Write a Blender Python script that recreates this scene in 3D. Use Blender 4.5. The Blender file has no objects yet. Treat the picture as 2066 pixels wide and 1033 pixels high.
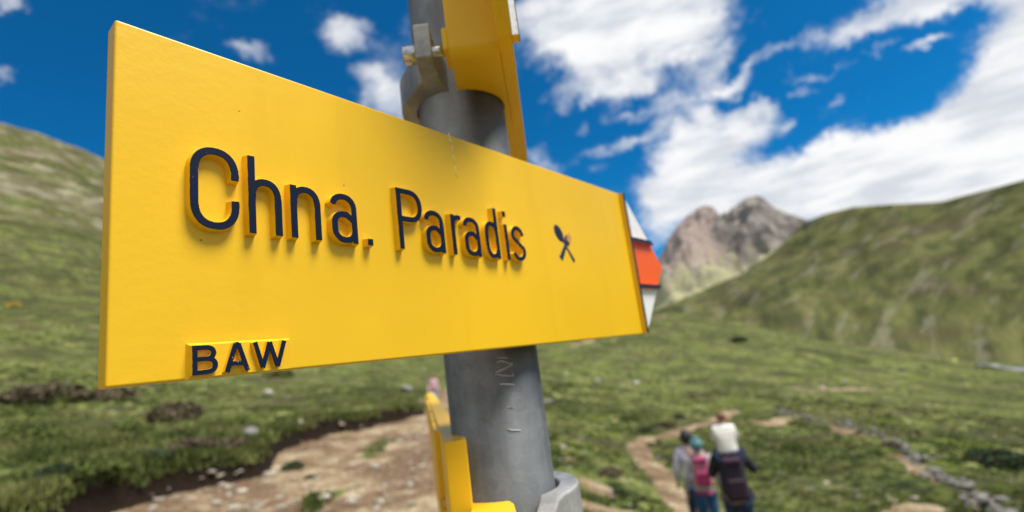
import bpy, bmesh, math, random
import numpy as np
from mathutils import Vector, Matrix
R_ = math.radians
random.seed(7); rng = np.random.default_rng(11)
scene = bpy.context.scene
COL = scene.collection

# ------------------------------------------------------------------ camera
SRC_W, SRC_H = 2066.0, 1033.0
FPX = 1036.0
CX, CY = SRC_W/2, SRC_H/2
up_c = np.array([360-CX, -(-4600-CY), -FPX]); up_c /= np.linalg.norm(up_c)
fw = np.array([0, 0, -1.0]); yw = fw - up_c*fw.dot(up_c); yw /= np.linalg.norm(yw)
xw = np.cross(yw, up_c)
RW = np.array([xw, yw, up_c])            # camera -> world
def ray(px, py):                          # world ray with unit depth through a point of the photograph
    return RW @ np.array([(px-CX)/FPX, -(py-CY)/FPX, -1.0])
cam = bpy.data.cameras.new('camera'); cam_o = bpy.data.objects.new('camera', cam); COL.objects.link(cam_o)
M4 = Matrix([[*RW[0], 0], [*RW[1], 0], [*RW[2], 0], [0, 0, 0, 1]])
cam_o.matrix_world = M4
cam.sensor_width = 36; cam.lens = 36*FPX/SRC_W
cam.clip_start = 0.01; cam.clip_end = 20000
cam.dof.use_dof = True; cam.dof.focus_distance = 0.19; cam.dof.aperture_fstop = 8.0
scene.camera = cam_o

# ------------------------------------------------------------------ light
SUN_DIR = Vector((0.43, -0.13, 0.893)).normalized()      # towards the sun
sun = bpy.data.lights.new('sun', 'SUN'); sun.energy = 4.35; sun.angle = R_(24); sun.color = (1.0, 0.955, 0.88)
sun_o = bpy.data.objects.new('sun', sun); COL.objects.link(sun_o)
sun_o.rotation_euler = SUN_DIR.to_track_quat('Z', 'Y').to_euler()
scene.view_settings.view_transform = 'Standard'; scene.view_settings.look = 'None'
scene.view_settings.gamma = 1.0; scene.view_settings.exposure = 0.38

# ------------------------------------------------------------------ world: sky with clouds
class NT:
    def __init__(s, tree): s.t = tree; s.n = tree.nodes; s.l = tree.links
    def new(s, kind, **kw):
        n = s.n.new(kind)
        for k, v in kw.items(): setattr(n, k, v)
        return n
    def link(s, a, b): s.l.new(a, b)
    def put(s, sock, v):
        if hasattr(v, 'is_output') or isinstance(v, bpy.types.NodeSocket): s.l.new(v, sock)
        else: sock.default_value = v
    def math(s, op, a, b=None, c=None, clamp=False):
        n = s.n.new('ShaderNodeMath'); n.operation = op; n.use_clamp = clamp
        s.put(n.inputs[0], a)
        if b is not None: s.put(n.inputs[1], b)
        if c is not None: s.put(n.inputs[2], c)
        return n.outputs[0]
    def noise(s, vec, scale, detail=4, rough=0.55, dist=0.0, out='Fac'):
        n = s.n.new('ShaderNodeTexNoise'); s.put(n.inputs['Vector'], vec)
        n.inputs['Scale'].default_value = scale; n.inputs['Detail'].default_value = detail
        n.inputs['Roughness'].default_value = rough; n.inputs['Distortion'].default_value = dist
        return n.outputs[out]
    def ramp(s, fac, stops, interp='LINEAR'):
        n = s.n.new('ShaderNodeValToRGB'); n.color_ramp.interpolation = interp
        s.put(n.inputs[0], fac); e = n.color_ramp.elements
        while len(e) < len(stops): e.new(0.5)
        for el, (p, c) in zip(e, stops): el.position = p; el.color = (*c, 1) if len(c) == 3 else c
        return n.outputs[0]
    def smooth(s, v, lo, hi, a=0.0, b=1.0):
        n = s.n.new('ShaderNodeMapRange'); n.interpolation_type = 'SMOOTHSTEP'
        s.put(n.inputs[0], v); s.put(n.inputs[1], lo); s.put(n.inputs[2], hi); s.put(n.inputs[3], a); s.put(n.inputs[4], b)
        return n.outputs[0]
    def mix(s, fac, a, b):
        n = s.n.new('ShaderNodeMix'); n.data_type = 'RGBA'
        s.put(n.inputs[0], fac)
        for sock, v in ((n.inputs[6], a), (n.inputs[7], b)):
            if isinstance(v, tuple): v = (*v, 1) if len(v) == 3 else v
            s.put(sock, v)
        return n.outputs[2]
    def mapping(s, vec, loc=(0,0,0), rot=(0,0,0), sc=(1,1,1), kind='POINT'):
        n = s.n.new('ShaderNodeMapping'); n.vector_type = kind; s.put(n.inputs[0], vec)
        n.inputs[1].default_value = loc; n.inputs[2].default_value = rot; n.inputs[3].default_value = sc
        return n.outputs[0]

world = bpy.data.worlds.new('World'); scene.world = world; world.use_nodes = True
w = NT(world.node_tree); w.n.clear()
wout = w.new('ShaderNodeOutputWorld')
sky = w.new('ShaderNodeTexSky', sky_type='NISHITA'); sky.sun_disc = False
sky.sun_elevation = math.asin(SUN_DIR.z); sky.sun_rotation = math.atan2(SUN_DIR.x, SUN_DIR.y)
sky.altitude = 2000; sky.air_density = 1.0; sky.dust_density = 0.3; sky.ozone_density = 2.0
tint = w.new('ShaderNodeMix', data_type='RGBA', blend_type='MULTIPLY'); tint.inputs[0].default_value = 1
w.link(sky.outputs[0], tint.inputs[6]); tint.inputs[7].default_value = (0.05, 0.80, 1.22, 1)
bg_sky = w.new('ShaderNodeBackground'); w.link(tint.outputs[2], bg_sky.inputs[0]); bg_sky.inputs[1].default_value = 0.075
tc = w.new('ShaderNodeTexCoord'); DIR = tc.outputs['Generated']
# warp the directions a little so that cloud outlines are ragged
nz = w.new('ShaderNodeTexNoise'); w.link(DIR, nz.inputs['Vector']); nz.inputs['Scale'].default_value = 7; nz.inputs['Detail'].default_value = 5; nz.inputs['Roughness'].default_value = 0.70
sub = w.new('ShaderNodeVectorMath', operation='SUBTRACT'); w.link(nz.outputs['Color'], sub.inputs[0]); sub.inputs[1].default_value = (.5, .5, .5)
scl = w.new('ShaderNodeVectorMath', operation='SCALE'); w.link(sub.outputs[0], scl.inputs[0]); scl.inputs['Scale'].default_value = 0.13
add = w.new('ShaderNodeVectorMath', operation='ADD'); w.link(DIR, add.inputs[0]); w.link(scl.outputs[0], add.inputs[1])
WD = add.outputs[0]
# cloud banks: (x, y, half width, half height, tilt in degrees, weight) of each bank as seen from the post
CLOUDS = [(1250,50,175,90,-8,.95),(1200,140,105,45,-14,.72),(1385,60,62,75,20,.70),(1120,45,80,70,0,.46),(1060,60,55,90,0,.40),(1300,-70,200,70,0,.85),
 (1405,180,50,34,40,.40),(1300,175,40,28,0,.42),(1555,125,125,15,24,.55),(1475,172,52,17,10,.58),(1640,152,56,9,25,.34),(1620,188,26,13,20,.48),(1660,62,14,18,30,.25),(1800,28,120,36,20,.78),(1720,80,42,16,28,.55),
 (1930,-30,160,40,15,.75),(2075,110,110,170,5,1.1),(2020,245,160,80,15,1.1),(1850,300,250,55,17,1.1),(1960,380,260,60,12,1.0),(1700,365,250,55,12,1.0),
 (1440,285,110,55,12,1.0),(1390,345,85,55,5,.95),(1370,405,66,46,20,.78),(1480,390,160,52,5,1.0),(1600,400,170,66,10,1.0),(1545,225,32,20,0,.42),(1500,225,40,22,0,.5),
 (1235,298,66,14,10,.60),(1170,250,18,14,0,.42),(1232,225,30,22,0,.36),(1095,325,36,17,-20,.40),(1835,105,38,9,20,.50),(1325,250,42,22,30,.50),(1140,190,50,18,10,.50),
 (1335,470,60,28,0,.55),(1300,440,36,18,0,.42),(1880,90,34,9,30,.35),(1460,110,34,18,40,.42),(1505,140,26,12,20,.40),(1350,215,46,16,10,.40),(1600,255,22,10,30,.40),(1275,235,30,12,15,.42),(1215,335,26,10,0,.34),(1415,228,30,16,0,.5),(1760,105,22,9,20,.40),(1680,215,20,8,25,.36),(1120,215,26,10,0,.36),
 (692,72,46,36,15,.60),(520,102,42,17,-5,.46),(790,195,62,46,20,.72),(735,155,40,22,-10,.46),(775,110,36,32,0,.36),(640,25,50,20,0,.18),(18,12,50,24,0,.62),(4,152,28,12,0,.45),(830,70,40,50,0,.30)]
total = None
for (px, py, a, b, tilt, wt) in CLOUDS:
    d = ray(px, py); L = np.linalg.norm(d); d = d/L
    ex = ray(px+10, py); ex = ex/np.linalg.norm(ex)-d; sx = np.linalg.norm(ex)/10; ex /= np.linalg.norm(ex)
    ey = ray(px, py-10); ey = ey/np.linalg.norm(ey)-d; sy = np.linalg.norm(ey)/10
    ey = np.cross(d, ex); ey = -ey if ey@RW[:, 1] < 0 else ey; ey /= np.linalg.norm(ey)
    t_ = R_(tilt); e1 = ex*math.cos(t_)+ey*math.sin(t_); e2 = -ex*math.sin(t_)+ey*math.cos(t_); e3 = np.cross(e1, e2)
    rot = Matrix([[e1[i], e2[i], e3[i]] for i in range(3)]).to_euler()
    mp = w.mapping(WD, tuple(d), tuple(rot), (a*sx*1.25, b*sy*1.25, 0.6), 'TEXTURE')
    ln = w.new('ShaderNodeVectorMath', operation='LENGTH'); w.link(mp, ln.inputs[0])
    v = w.smooth(ln.outputs['Value'], 1.35, 0.25, 0.0, wt)
    if total is None: total = v
    else:   # soft union
        total = w.math('SUBTRACT', w.math('ADD', total, v), w.math('MULTIPLY', w.math('MULTIPLY', total, v, clamp=True), 0.75))
sep = w.new('ShaderNodeSeparateXYZ'); w.link(DIR, sep.inputs[0])
# unseen clouds behind and beside the camera, added to set the ambient light
back = w.smooth(w.noise(DIR, 2.3, 6, .6), .34, .52, 0, 0.97)
backm = w.smooth(sep.outputs['Y'], .30, .0)
total = w.math('MAXIMUM', total, w.math('MULTIPLY', back, backm))
streak = w.mapping(DIR, rot=(0, R_(-22), R_(10)), sc=(1.0, 1.0, 1.9))
n1 = w.noise(streak, 7.5, 8, .66); n2 = w.noise(DIR, 17, 6, .66)
dens = w.math('ADD', total, w.math('MULTIPLY', w.math('SUBTRACT', n1, .5), 1.25))
dens = w.math('ADD', dens, w.math('MULTIPLY', w.math('SUBTRACT', n2, .5), 0.80))
cover = w.math('POWER', w.smooth(dens, .10, 1.02), 1.15)
shade = w.smooth(w.noise(w.mapping(DIR, (3, 1, 2), (0, R_(-22), R_(10)), (1.2, 1.2, 5.0)), 5.0, 5, .55), .38, .66)
ccol = w.mix(shade, (1.0, 1.0, 1.0), (0.68, 0.72, 0.79))
ccol = w.mix(backm, ccol, w.mix(shade, (.74, .74, .76), (.50, .52, .56)))   # unseen cloud behind the camera, dimmed to deepen the shadows
bg_c = w.new('ShaderNodeBackground'); w.link(ccol, bg_c.inputs[0]); bg_c.inputs[1].default_value = 0.76
mixs = w.new('ShaderNodeMixShader'); w.link(cover, mixs.inputs[0]); w.link(bg_sky.outputs[0], mixs.inputs[1]); w.link(bg_c.outputs[0], mixs.inputs[2])
w.link(mixs.outputs[0], wout.inputs[0])
world.cycles.sampling_method = 'MANUAL'; world.cycles.sample_map_resolution = 512

# ------------------------------------------------------------------ helpers
def tag(o, label=None, cat=None, group=None, kind=None):
    if label: o['label'] = label
    if cat: o['category'] = cat
    if group: o['group'] = group
    if kind: o['kind'] = kind
    return o
def link(o, parent=None):
    COL.objects.link(o)
    if parent is not None: o.parent = parent
    return o
def empty(name, loc=(0, 0, 0), mat=None):
    o = bpy.data.objects.new(name, None); o.empty_display_size = .05; link(o)
    if mat is not None: o.matrix_world = mat
    else: o.location = loc
    return o
def obj(name, bm, mats, parent=None, smooth=False, bevel=0, seg=2):
    me = bpy.data.meshes.new(name); bm.normal_update(); bm.to_mesh(me); bm.free()
    if not isinstance(mats, (list, tuple)): mats = [mats]
    for m in mats: me.materials.append(m)
    if smooth: me.polygons.foreach_set('use_smooth', [True]*len(me.polygons))
    o = bpy.data.objects.new(name, me); link(o, parent)
    if bevel:
        b = o.modifiers.new('bevel', 'BEVEL'); b.width = bevel; b.segments = seg; b.limit_method = 'ANGLE'; b.angle_limit = R_(35)
        b.harden_normals = False
    return o
def box(bm, a, b, mi=0):
    (x0, y0, z0), (x1, y1, z1) = a, b
    vs = [bm.verts.new(p) for p in ((x0,y0,z0),(x1,y0,z0),(x1,y1,z0),(x0,y1,z0),(x0,y0,z1),(x1,y0,z1),(x1,y1,z1),(x0,y1,z1))]
    fs = [(0,3,2,1),(4,5,6,7),(0,1,5,4),(1,2,6,5),(2,3,7,6),(3,0,4,7)]
    out = []
    for f in fs:
        fc = bm.faces.new([vs[i] for i in f]); fc.material_index = mi; out.append(fc)
    return out
def prism(bm, pts, z0, z1, mi=0):
    """vertical prism over a plan polygon (any orientation)"""
    ar = sum(pts[i][0]*pts[(i+1) % len(pts)][1]-pts[(i+1) % len(pts)][0]*pts[i][1] for i in range(len(pts)))
    if ar < 0: pts = pts[::-1]
    lo = [bm.verts.new((x, y, z0)) for x, y in pts]; hi = [bm.verts.new((x, y, z1)) for x, y in pts]
    n = len(pts); fs = []
    fs.append(bm.faces.new(lo[::-1])); fs.append(bm.faces.new(hi))
    for i in range(n):
        j = (i+1) % n; fs.append(bm.faces.new((lo[i], lo[j], hi[j], hi[i])))
    for f in fs: f.material_index = mi
    return fs
def tube(bm, a, b, r0, r1=None, n=24, mi=0, cap=True):
    a = Vector(a); b = Vector(b); r1 = r0 if r1 is None else r1
    ax = (b-a).normalized(); t = ax.orthogonal().normalized(); s = ax.cross(t)
    A = []; B = []
    for i in range(n):
        an = 2*math.pi*i/n; d = t*math.cos(an)+s*math.sin(an)
        A.append(bm.verts.new(a+d*r0)); B.append(bm.verts.new(b+d*r1))
    for i in range(n):
        j = (i+1) % n; f = bm.faces.new((A[i], A[j], B[j], B[i])); f.smooth = True; f.material_index = mi
    if cap:
        bm.faces.new(A[::-1]).material_index = mi; bm.faces.new(B).material_index = mi
def mesh_arrays(name, V, F, mats, parent=None, smooth=True, attrs=None, midx=None):
    me = bpy.data.meshes.new(name); V = np.asarray(V, np.float32); F = np.asarray(F, np.int32)
    me.vertices.add(len(V)); me.vertices.foreach_set('co', V.ravel())
    k = F.shape[1]; me.loops.add(F.size); me.loops.foreach_set('vertex_index', F.ravel())
    me.polygons.add(len(F)); me.polygons.foreach_set('loop_start', np.arange(0, F.size, k, dtype=np.int32))
    me.polygons.foreach_set('loop_total', np.full(len(F), k, np.int32))
    if midx is not None: me.polygons.foreach_set('material_index', np.asarray(midx, np.int32))
    me.polygons.foreach_set('use_smooth', np.full(len(F), smooth))
    for nm, (kind, arr) in (attrs or {}).items():
        at = me.attributes.new(nm, kind, 'POINT')
        at.data.foreach_set('value' if kind == 'FLOAT' else ('vector' if kind == 'FLOAT_VECTOR' else 'color'), np.asarray(arr, np.float32).ravel())
    me.update(calc_edges=True); me.validate()
    for m in (mats if isinstance(mats, (list, tuple)) else [mats]): me.materials.append(m)
    return link(bpy.data.objects.new(name, me), parent)

# numpy value noise
def _hash(ix, iy, s):
    h = (ix.astype(np.int64)*374761393 + iy.astype(np.int64)*668265263 + s*974634777) & 0x7fffffff
    h = (h ^ (h >> 13))*1274126177 & 0x7fffffff
    return ((h ^ (h >> 16)) & 0xffff)/65535.0
def vnoise(x, y, s=0):
    x = np.asarray(x, float); y = np.asarray(y, float)
    ix = np.floor(x); iy = np.floor(y); fx = x-ix; fy = y-iy; fx = fx*fx*(3-2*fx); fy = fy*fy*(3-2*fy)
    a = _hash(ix, iy, s); b = _hash(ix+1, iy, s); c = _hash(ix, iy+1, s); d = _hash(ix+1, iy+1, s)
    return (a*(1-fx)+b*fx)*(1-fy)+(c*(1-fx)+d*fx)*fy
def fbm(x, y, oct=4, s=0, g=.5):
    t = 0; a = 1; n = 0
    for i in range(oct):
        t = t+a*(vnoise(x*2**i+17.3*i, y*2**i-9.1*i, s+i)-.5); n += a; a *= g
    return t/n*2          # about -1..1

# ------------------------------------------------------------------ materials
def mat(name):
    m = bpy.data.materials.new(name); m.use_nodes = True; t = NT(m.node_tree)
    p = t.n['Principled BSDF']; return m, t, p
def bump(t, p, h, dist, strength=1.0):
    b = t.new('ShaderNodeBump'); b.inputs['Distance'].default_value = dist; b.inputs['Strength'].default_value = strength
    t.put(b.inputs['Height'], h); t.link(b.outputs[0], p.inputs['Normal'])
def simple(name, col, rough=.6, metal=0.0, var=.12, scale=8, bdist=0, bscale=60):
    m, t, p = mat(name); c = t.new('ShaderNodeTexCoord').outputs['Object']
    n = t.noise(c, scale, 4)
    lo = tuple(x*(1-var) for x in col); hi = tuple(min(1, x*(1+var)) for x in col)
    t.link(t.ramp(n, [(.3, lo), (.7, hi)]), p.inputs['Base Color'])
    p.inputs['Roughness'].default_value = rough; p.inputs['Metallic'].default_value = metal
    if bdist: bump(t, p, t.noise(c, bscale, 3), bdist)
    return m
YEL = (0.85, 0.505, 0.012)
def paint(name, col, rough=.36, pits=True, raised=None, specks=False, edge_wear=False):
    """glossy paint on cast metal; raised=(height, colour) paints everything above that local height in a second colour"""
    m, t, p = mat(name); c = t.new('ShaderNodeTexCoord').outputs['Object']
    big = t.noise(c, 9, 3); fine = t.noise(c, 320, 4, .6)
    base = t.mix(t.smooth(big, .35, .7), tuple(x*.96 for x in col), tuple(min(1, x*1.03) for x in col))
    height = t.math('ADD', t.math('MULTIPLY', fine, .5), t.math('MULTIPLY', t.noise(c, 60, 3), 1.0))
    if pits:
        v = t.new('ShaderNodeTexVoronoi'); t.link(c, v.inputs['Vector']); v.inputs['Scale'].default_value = 85
        gate = t.smooth(t.noise(c, 26, 2), .47, .50)
        pit = t.math('MULTIPLY', t.smooth(v.outputs['Distance'], .040, .018), gate)
        base = t.mix(t.math('MULTIPLY', t.smooth(t.noise(t.mapping(c, sc=(38, 38, 5)), 1, 4, .6), .56, .72), .13), base, tuple(x*.72 for x in col))
        base = t.mix(pit, base, (.16, .09, .01))
        height = t.math('SUBTRACT', height, t.math('MULTIPLY', pit, 4.0))
    if raised is not None:
        s = t.new('ShaderNodeSeparateXYZ'); t.link(c, s.inputs[0])
        hgt = t.math('MULTIPLY', s.outputs['Y'], -1.0)
        wob = t.math('MULTIPLY', t.math('SUBTRACT', t.noise(c, 260, 3), .5), .0007)
        on = t.math('GREATER_THAN', t.math('ADD', hgt, wob), raised[0]-.0003)
        top = raised[1]
        if specks:
            v2 = t.new('ShaderNodeTexVoronoi'); t.link(c, v2.inputs['Vector']); v2.inputs['Scale'].default_value = 760
            gate = t.smooth(t.noise(c, 95, 2), .56, .64)
            fade = t.smooth(s.outputs['X'], .02, .05, 1, 0)
            sp = t.math('MULTIPLY', t.math('MULTIPLY', t.smooth(v2.outputs['Distance'], .24, .12), gate), fade)
            top = t.mix(sp, top, (.55, .58, .66))
        base = t.mix(on, base, top)
        t.link(t.smooth(on, 0, 1, .35, .12), p.inputs['Specular IOR Level'])
    t.link(base, p.inputs['Base Color'])
    p.inputs['Roughness'].default_value = rough
    if raised is None: p.inputs['Specular IOR Level'].default_value = .35
    sx_ = t.new('ShaderNodeSeparateXYZ'); t.link(c, sx_.inputs[0])
    bump(t, p, t.math('MULTIPLY', height, t.smooth(sx_.outputs['X'], .11, .0, .45, 1.3)), .00013)
    return m
NAVY = (.006, .013, .036)
LH = .0034
m_yel = paint('yellow_paint', YEL)
m_letter = paint('letter_paint', YEL, pits=False, raised=(LH, NAVY), specks=True, rough=.42)
m_letter2 = paint('plinth_paint', YEL, pits=False)
m_navy = simple('navy_paint', NAVY, .42, bdist=.0001, bscale=300)
m_white = simple('white_paint', (.80, .80, .79), .4, var=.04, bdist=.00035, bscale=380)
m_red = simple('red_paint', (.86, .115, .012), .38, var=.04)
m_worn = simple('worn_print', (.56, .25, .06), .6, var=.2, scale=300)
def galv(name, col, rough, metal, sc):
    m, t, p = mat(name); c = t.new('ShaderNodeTexCoord').outputs['Object']
    v = t.new('ShaderNodeTexVoronoi'); t.link(c, v.inputs['Vector']); v.inputs['Scale'].default_value = sc
    n = t.noise(c, 24, 5, .6); st = t.noise(t.mapping(c, sc=(60, 60, 4)), 1, 4)
    f = t.math('ADD', t.math('MULTIPLY', v.outputs['Color'], .08), t.math('ADD', t.math('MULTIPLY', n, .55), t.math('MULTIPLY', st, .4)))
    t.link(t.ramp(f, [(.42, tuple(x*.50 for x in col)), (.82, tuple(min(1, x*1.35) for x in col))]), p.inputs['Base Color'])
    t.link(t.smooth(n, .3, .7, rough-.06, rough+.12), p.inputs['Roughness']); p.inputs['Metallic'].default_value = metal
    bump(t, p, t.noise(c, 420, 4, .65), .00018)
    return m
m_pole = galv('galvanised_steel', (.150, .160, .168), .58, .30, 150)
m_clamp = galv('cast_aluminium', (.43, .425, .41), .46, .30, 420)
m_bolt = simple('bright_steel', (.62, .61, .58), .25, 1.0, .05, 200)
m_scr = simple('scratch_metal', (.80, .80, .78), .5, 0, .15, 900)
m_drip = simple('dried_drip', (.88, .74, .42), .6, 0, .1, 500)

# ------------------------------------------------------------------ signpost geometry (metres, camera at the origin)
P2 = np.array([-.0220, .3364]); PR = .0300
Dm = np.array([.62099942, .78381102]); Nm = np.array([.78381102, -.62099942])
A0 = np.array([-.1198, .1477])                   # left end of the main board, front face
ZB = .0070; BH = .1193                           # bottom and height of boards
S_BAR = .3490

post = empty('signpost', (P2[0], P2[1], -2.05)); tag(post, 'round grey galvanised steel post carrying the yellow hiking signs', 'post')
def arc(r, a0, a1, n=40, c=P2):
    return [(c[0]+r*math.cos(R_(a0+(a1-a0)*i/n)), c[1]+r*math.sin(R_(a0+(a1-a0)*i/n))) for i in range(n+1)]
bm = bmesh.new(); tube(bm, (0, 0, -.3), (0, 0, 2.75), PR, n=96)
obj('pole', bm, m_pole, post)
bm = bmesh.new(); tube(bm, (0, 0, 2.75), (0, 0, 2.756), PR+.0008, PR-.004, n=64); obj('pole_cap', bm, m_bolt, post)
# scratches in the zinc, drawn as thin raised burrs
def scratch(pts, wd=.0005):
    bm = bmesh.new(); pr = []
    hits = []
    for (px, py) in pts:
        d = ray(px, py); h = d[:2]; a = h@h; b = -2*h@P2; c = P2@P2-(PR+.00015)**2
        k = (-b-math.sqrt(max(0, b*b-4*a*c)))/(2*a); hits.append(Vector(d*k)-Vector((P2[0], P2[1], -2.05)))
    for i in range(len(hits)-1):
        a, b = hits[i], hits[i+1]
        for j in range(4):
            q0 = a.lerp(b, j/4); q1 = a.lerp(b, (j+1)/4)
            f0 = math.sin(math.pi*(i*4+j+.3)/(4*(len(hits)-1)+.6)); f1 = math.sin(math.pi*(i*4+j+1.3)/(4*(len(hits)-1)+.6+1))
            for q in (q0, q1):
                rr = math.hypot(q.x, q.y); q.x *= (PR+.00015)/rr; q.y *= (PR+.00015)/rr
            tube(bm, q0, q1, wd*(.35+.4*abs(f0))*.33, wd*(.35+.4*abs(f1))*.33, n=6)
    return bm
for pts, wd in (([(1002,732),(1010,728),(1034,735)], .0007), ([(1034,735),(1016,745),(999,752)], .0007), ([(1000,755),(1018,758),(1035,759)], .0006),
                ([(1035,753),(1036,760)], .0006), ([(1008,775),(1022,775),(1038,776)], .0012), ([(1021,821),(1036,822)], .0005),
                ([(1024,866),(1036,868),(1051,868)], .0009), ([(1004,722),(1024,722)], .0006)):
    obj('scratch', scratch(pts, wd), m_scr, post)

# ---- raised letters: signed distance of pen strokes -> relief mesh
def seg_sdf(X, Y, pts, wd, butt=(True, True)):
    best = np.full(X.shape, 9.0)
    n = len(pts)-1
    for i in range(n):
        ax, ay = pts[i]; bx, by = pts[i+1]; L = math.hypot(bx-ax, by-ay)
        if L < 1e-6: continue
        tx, ty = (bx-ax)/L, (by-ay)/L
        u = (X-ax)*tx+(Y-ay)*ty; v = np.abs(-(X-ax)*ty+(Y-ay)*tx)
        du = np.maximum(-u, u-L)
        cap = np.hypot(np.maximum(du, 0), v)-wd/2
        lo = (i == 0 and butt[0]); hi = (i == n-1 and butt[1])
        bx_ = np.maximum(v-wd/2, du)
        use = ((u < 0) & lo) | ((u > L) & hi) | ((lo or hi) & (u >= 0) & (u <= L))
        d = np.where(use & ((u < 0) | (u > L)), bx_, cap)
        if lo: d = np.where(u < L/2, np.maximum(v-wd/2, -u), d)
        if hi: d = np.where(u > L/2, np.maximum(v-wd/2, u-L), d)
        best = np.minimum(best, d)
    return best
def ell(cx, cy, rx, ry, a0, a1, n=18, p=2.3):
    o = []
    for i in range(n+1):
        a = R_(a0+(a1-a0)*i/n); c, s = math.cos(a), math.sin(a)
        o.append((cx+rx*math.copysign(abs(c)**(2/p), c), cy+ry*math.copysign(abs(s)**(2/p), s)))
    return o
W_ = 2.6                                          # pen width in mm
def glyph(ch, w):
    """strokes in millimetres: baseline 0, cap height 30, x-height 21.5"""
    h = W_/2; X1 = w-h; XH = 21.6
    if ch == 'C':
        rx = (w-W_)/2; cx = w/2
        return [ell(cx, 30-h-8.3, rx, 8.3, -8, 180, 22)[0:]+ell(cx, h+8.3, rx, 8.3, 180, 368, 22)]
    if ch == 'h': return [[(h, 0), (h, 30)], [(h, 12)]+ell((h+X1)/2, XH-h-6.5, (X1-h)/2, 6.5, 165, 0, 16)+[(X1, 0)]]
    if ch == 'n': return [[(h, 0), (h, XH)], [(h, 12)]+ell((h+X1)/2, XH-h-6.5, (X1-h)/2, 6.5, 165, 0, 16)+[(X1, 0)]]
    if ch == 'r': return [[(h, 0), (h, XH)], [(h, 13)]+ell(h+4.2, XH-h-5.4, 4.2, 5.4, 160, 72, 10)]
    if ch == 'a':
        return [ell((h+X1)/2-.3, XH-h-5.2, (X1-h)/2+.3, 5.2, 165, 0, 16)+[(X1, 0)],
                [(X1, 5.0)]+ell((h+X1)/2, h+4.9, (X1-h)/2, 4.9, 330, 180, 12)+ell((h+X1)/2, 8.2, (X1-h)/2, 4.3, 180, 78, 10)+[(X1, 9.6)]]
    if ch == 'd':
        return [[(X1, 0), (X1, 30)], [(X1, 5)]+ell((h+X1)/2, h+6.4, (X1-h)/2, 6.4, 335, 180, 12)+ell((h+X1)/2, XH-h-6.4, (X1-h)/2, 6.4, 180, 25, 12)+[(X1, 16)]]
    if ch == 'i': return [[(h, 0), (h, XH-.2)], [(h, 26), (h, 29.4)]]
    if ch == '.': return [[(.15+h, 0), (.15+h, 3.0)]]
    if ch == 'P': return [[(h, 0), (h, 30)], [(h, 30-h), (w*.5, 30-h)]+ell(w*.5, 30-h-6.9, w*.5-h, 6.9, 88, -88, 20)+[(h, 30-h-13.8)]]
    if ch == 's':
        return [[(X1-.1, XH-5.9)]+ell(w/2, XH-h-4.6, w/2-h-.4, 4.6, 15, 200, 16, 2.0)+[(w*.42, 11.9), (w*.6, 10.0)]+ell(w/2, h+4.6, w/2-h, 4.6, 25, -165, 16, 2.0)]
    if ch == 'B': return [[(.8, 0), (.8, 9.4)], [(.8, 8.6), (3.6, 8.6)]+ell(3.8, 6.75, 2.5, 1.85, 88, -88, 12)+[(.8, 4.9)], [(.8, 4.9), (4.0, 4.9)]+ell(4.1, 2.85, 2.7, 2.05, 88, -88, 12)+[(.8, .8)]]
    if ch == 'A': return [[(.8, 0), (3.7, 9.3)], [(4.5, 9.3), (7.4, 0)], [(3.5, 9.0), (4.7, 9.0)], [(1.9, 2.7), (6.3, 2.7)]]
    if ch == 'W': return [[(.8, 9.4), (3.3, .5)], [(3.3, .5), (5.9, 9.2)], [(5.9, 9.2), (8.5, .5)], [(8.5, .5), (11.2, 9.4)]]
def relief(name, parent, x0, v0, fn, w, h, H=LH, draft=.55, step=.2, mats=None, base=-.00015, pad=.9):
    """heightfield patch on the face (local x, -y, z); fn gives the signed distance in mm"""
    nx = int((w+2*pad)/step)+1; ny = int((h+2*pad)/step)+1
    xs = -pad+np.arange(nx)*step; ys = -pad+np.arange(ny)*step
    X, Y = np.meshgrid(xs, ys); S = fn(X, Y)
    t = np.clip((draft-S)/draft, 0, 1)
    Z = base+(H-base)*np.where(t > .93, .93+(t-.93)*1.0, t)
    V = np.stack([x0+X/1000, -Z, v0+Y/1000], -1).reshape(-1, 3)
    keep = (S < draft+step*1.5)
    kf = keep[:-1, :-1] | keep[1:, :-1] | keep[:-1, 1:] | keep[1:, 1:]
    I = np.arange(nx*ny).reshape(ny, nx); a, b, c, d = I[:-1, :-1][kf], I[:-1, 1:][kf], I[1:, 1:][kf], I[1:, :-1][kf]
    F = np.stack([a, b, c, d], -1); used = np.unique(F); re = np.full(nx*ny, -1); re[used] = np.arange(len(used))
    return mesh_arrays(name, V[used], re[F], mats or m_letter, parent, smooth=False)

# ---- main sign
Mm = Matrix([[Dm[0], -Nm[0], 0, A0[0]], [Dm[1], -Nm[1], 0, A0[1]], [0, 0, 1, ZB], [0, 0, 0, 1]])
main = empty('trail_sign', mat=Mm); tag(main, 'large yellow arrow sign reading Chna. Paradis with spoon and fork and BAW in the corner', 'sign')
TH = .0085; S_TIP = .412; VM = .0585
bm = bmesh.new()
outl = [(0, 0), (S_BAR+.007, 0), (S_TIP, VM), (S_BAR+.007, BH), (0, BH)]
fr = [bm.verts.new((x, 0, z)) for x, z in outl]; bk = [bm.verts.new((x, TH, z)) for x, z in outl]
bm.faces.new(fr); bm.faces.new(bk[::-1])
for i in range(5): j = (i+1) % 5; bm.faces.new((fr[j], fr[i], bk[i], bk[j]))
bmesh.ops.recalc_face_normals(bm, faces=bm.faces)
obj('board', bm, m_yel, main, bevel=.0007, seg=3)
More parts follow.
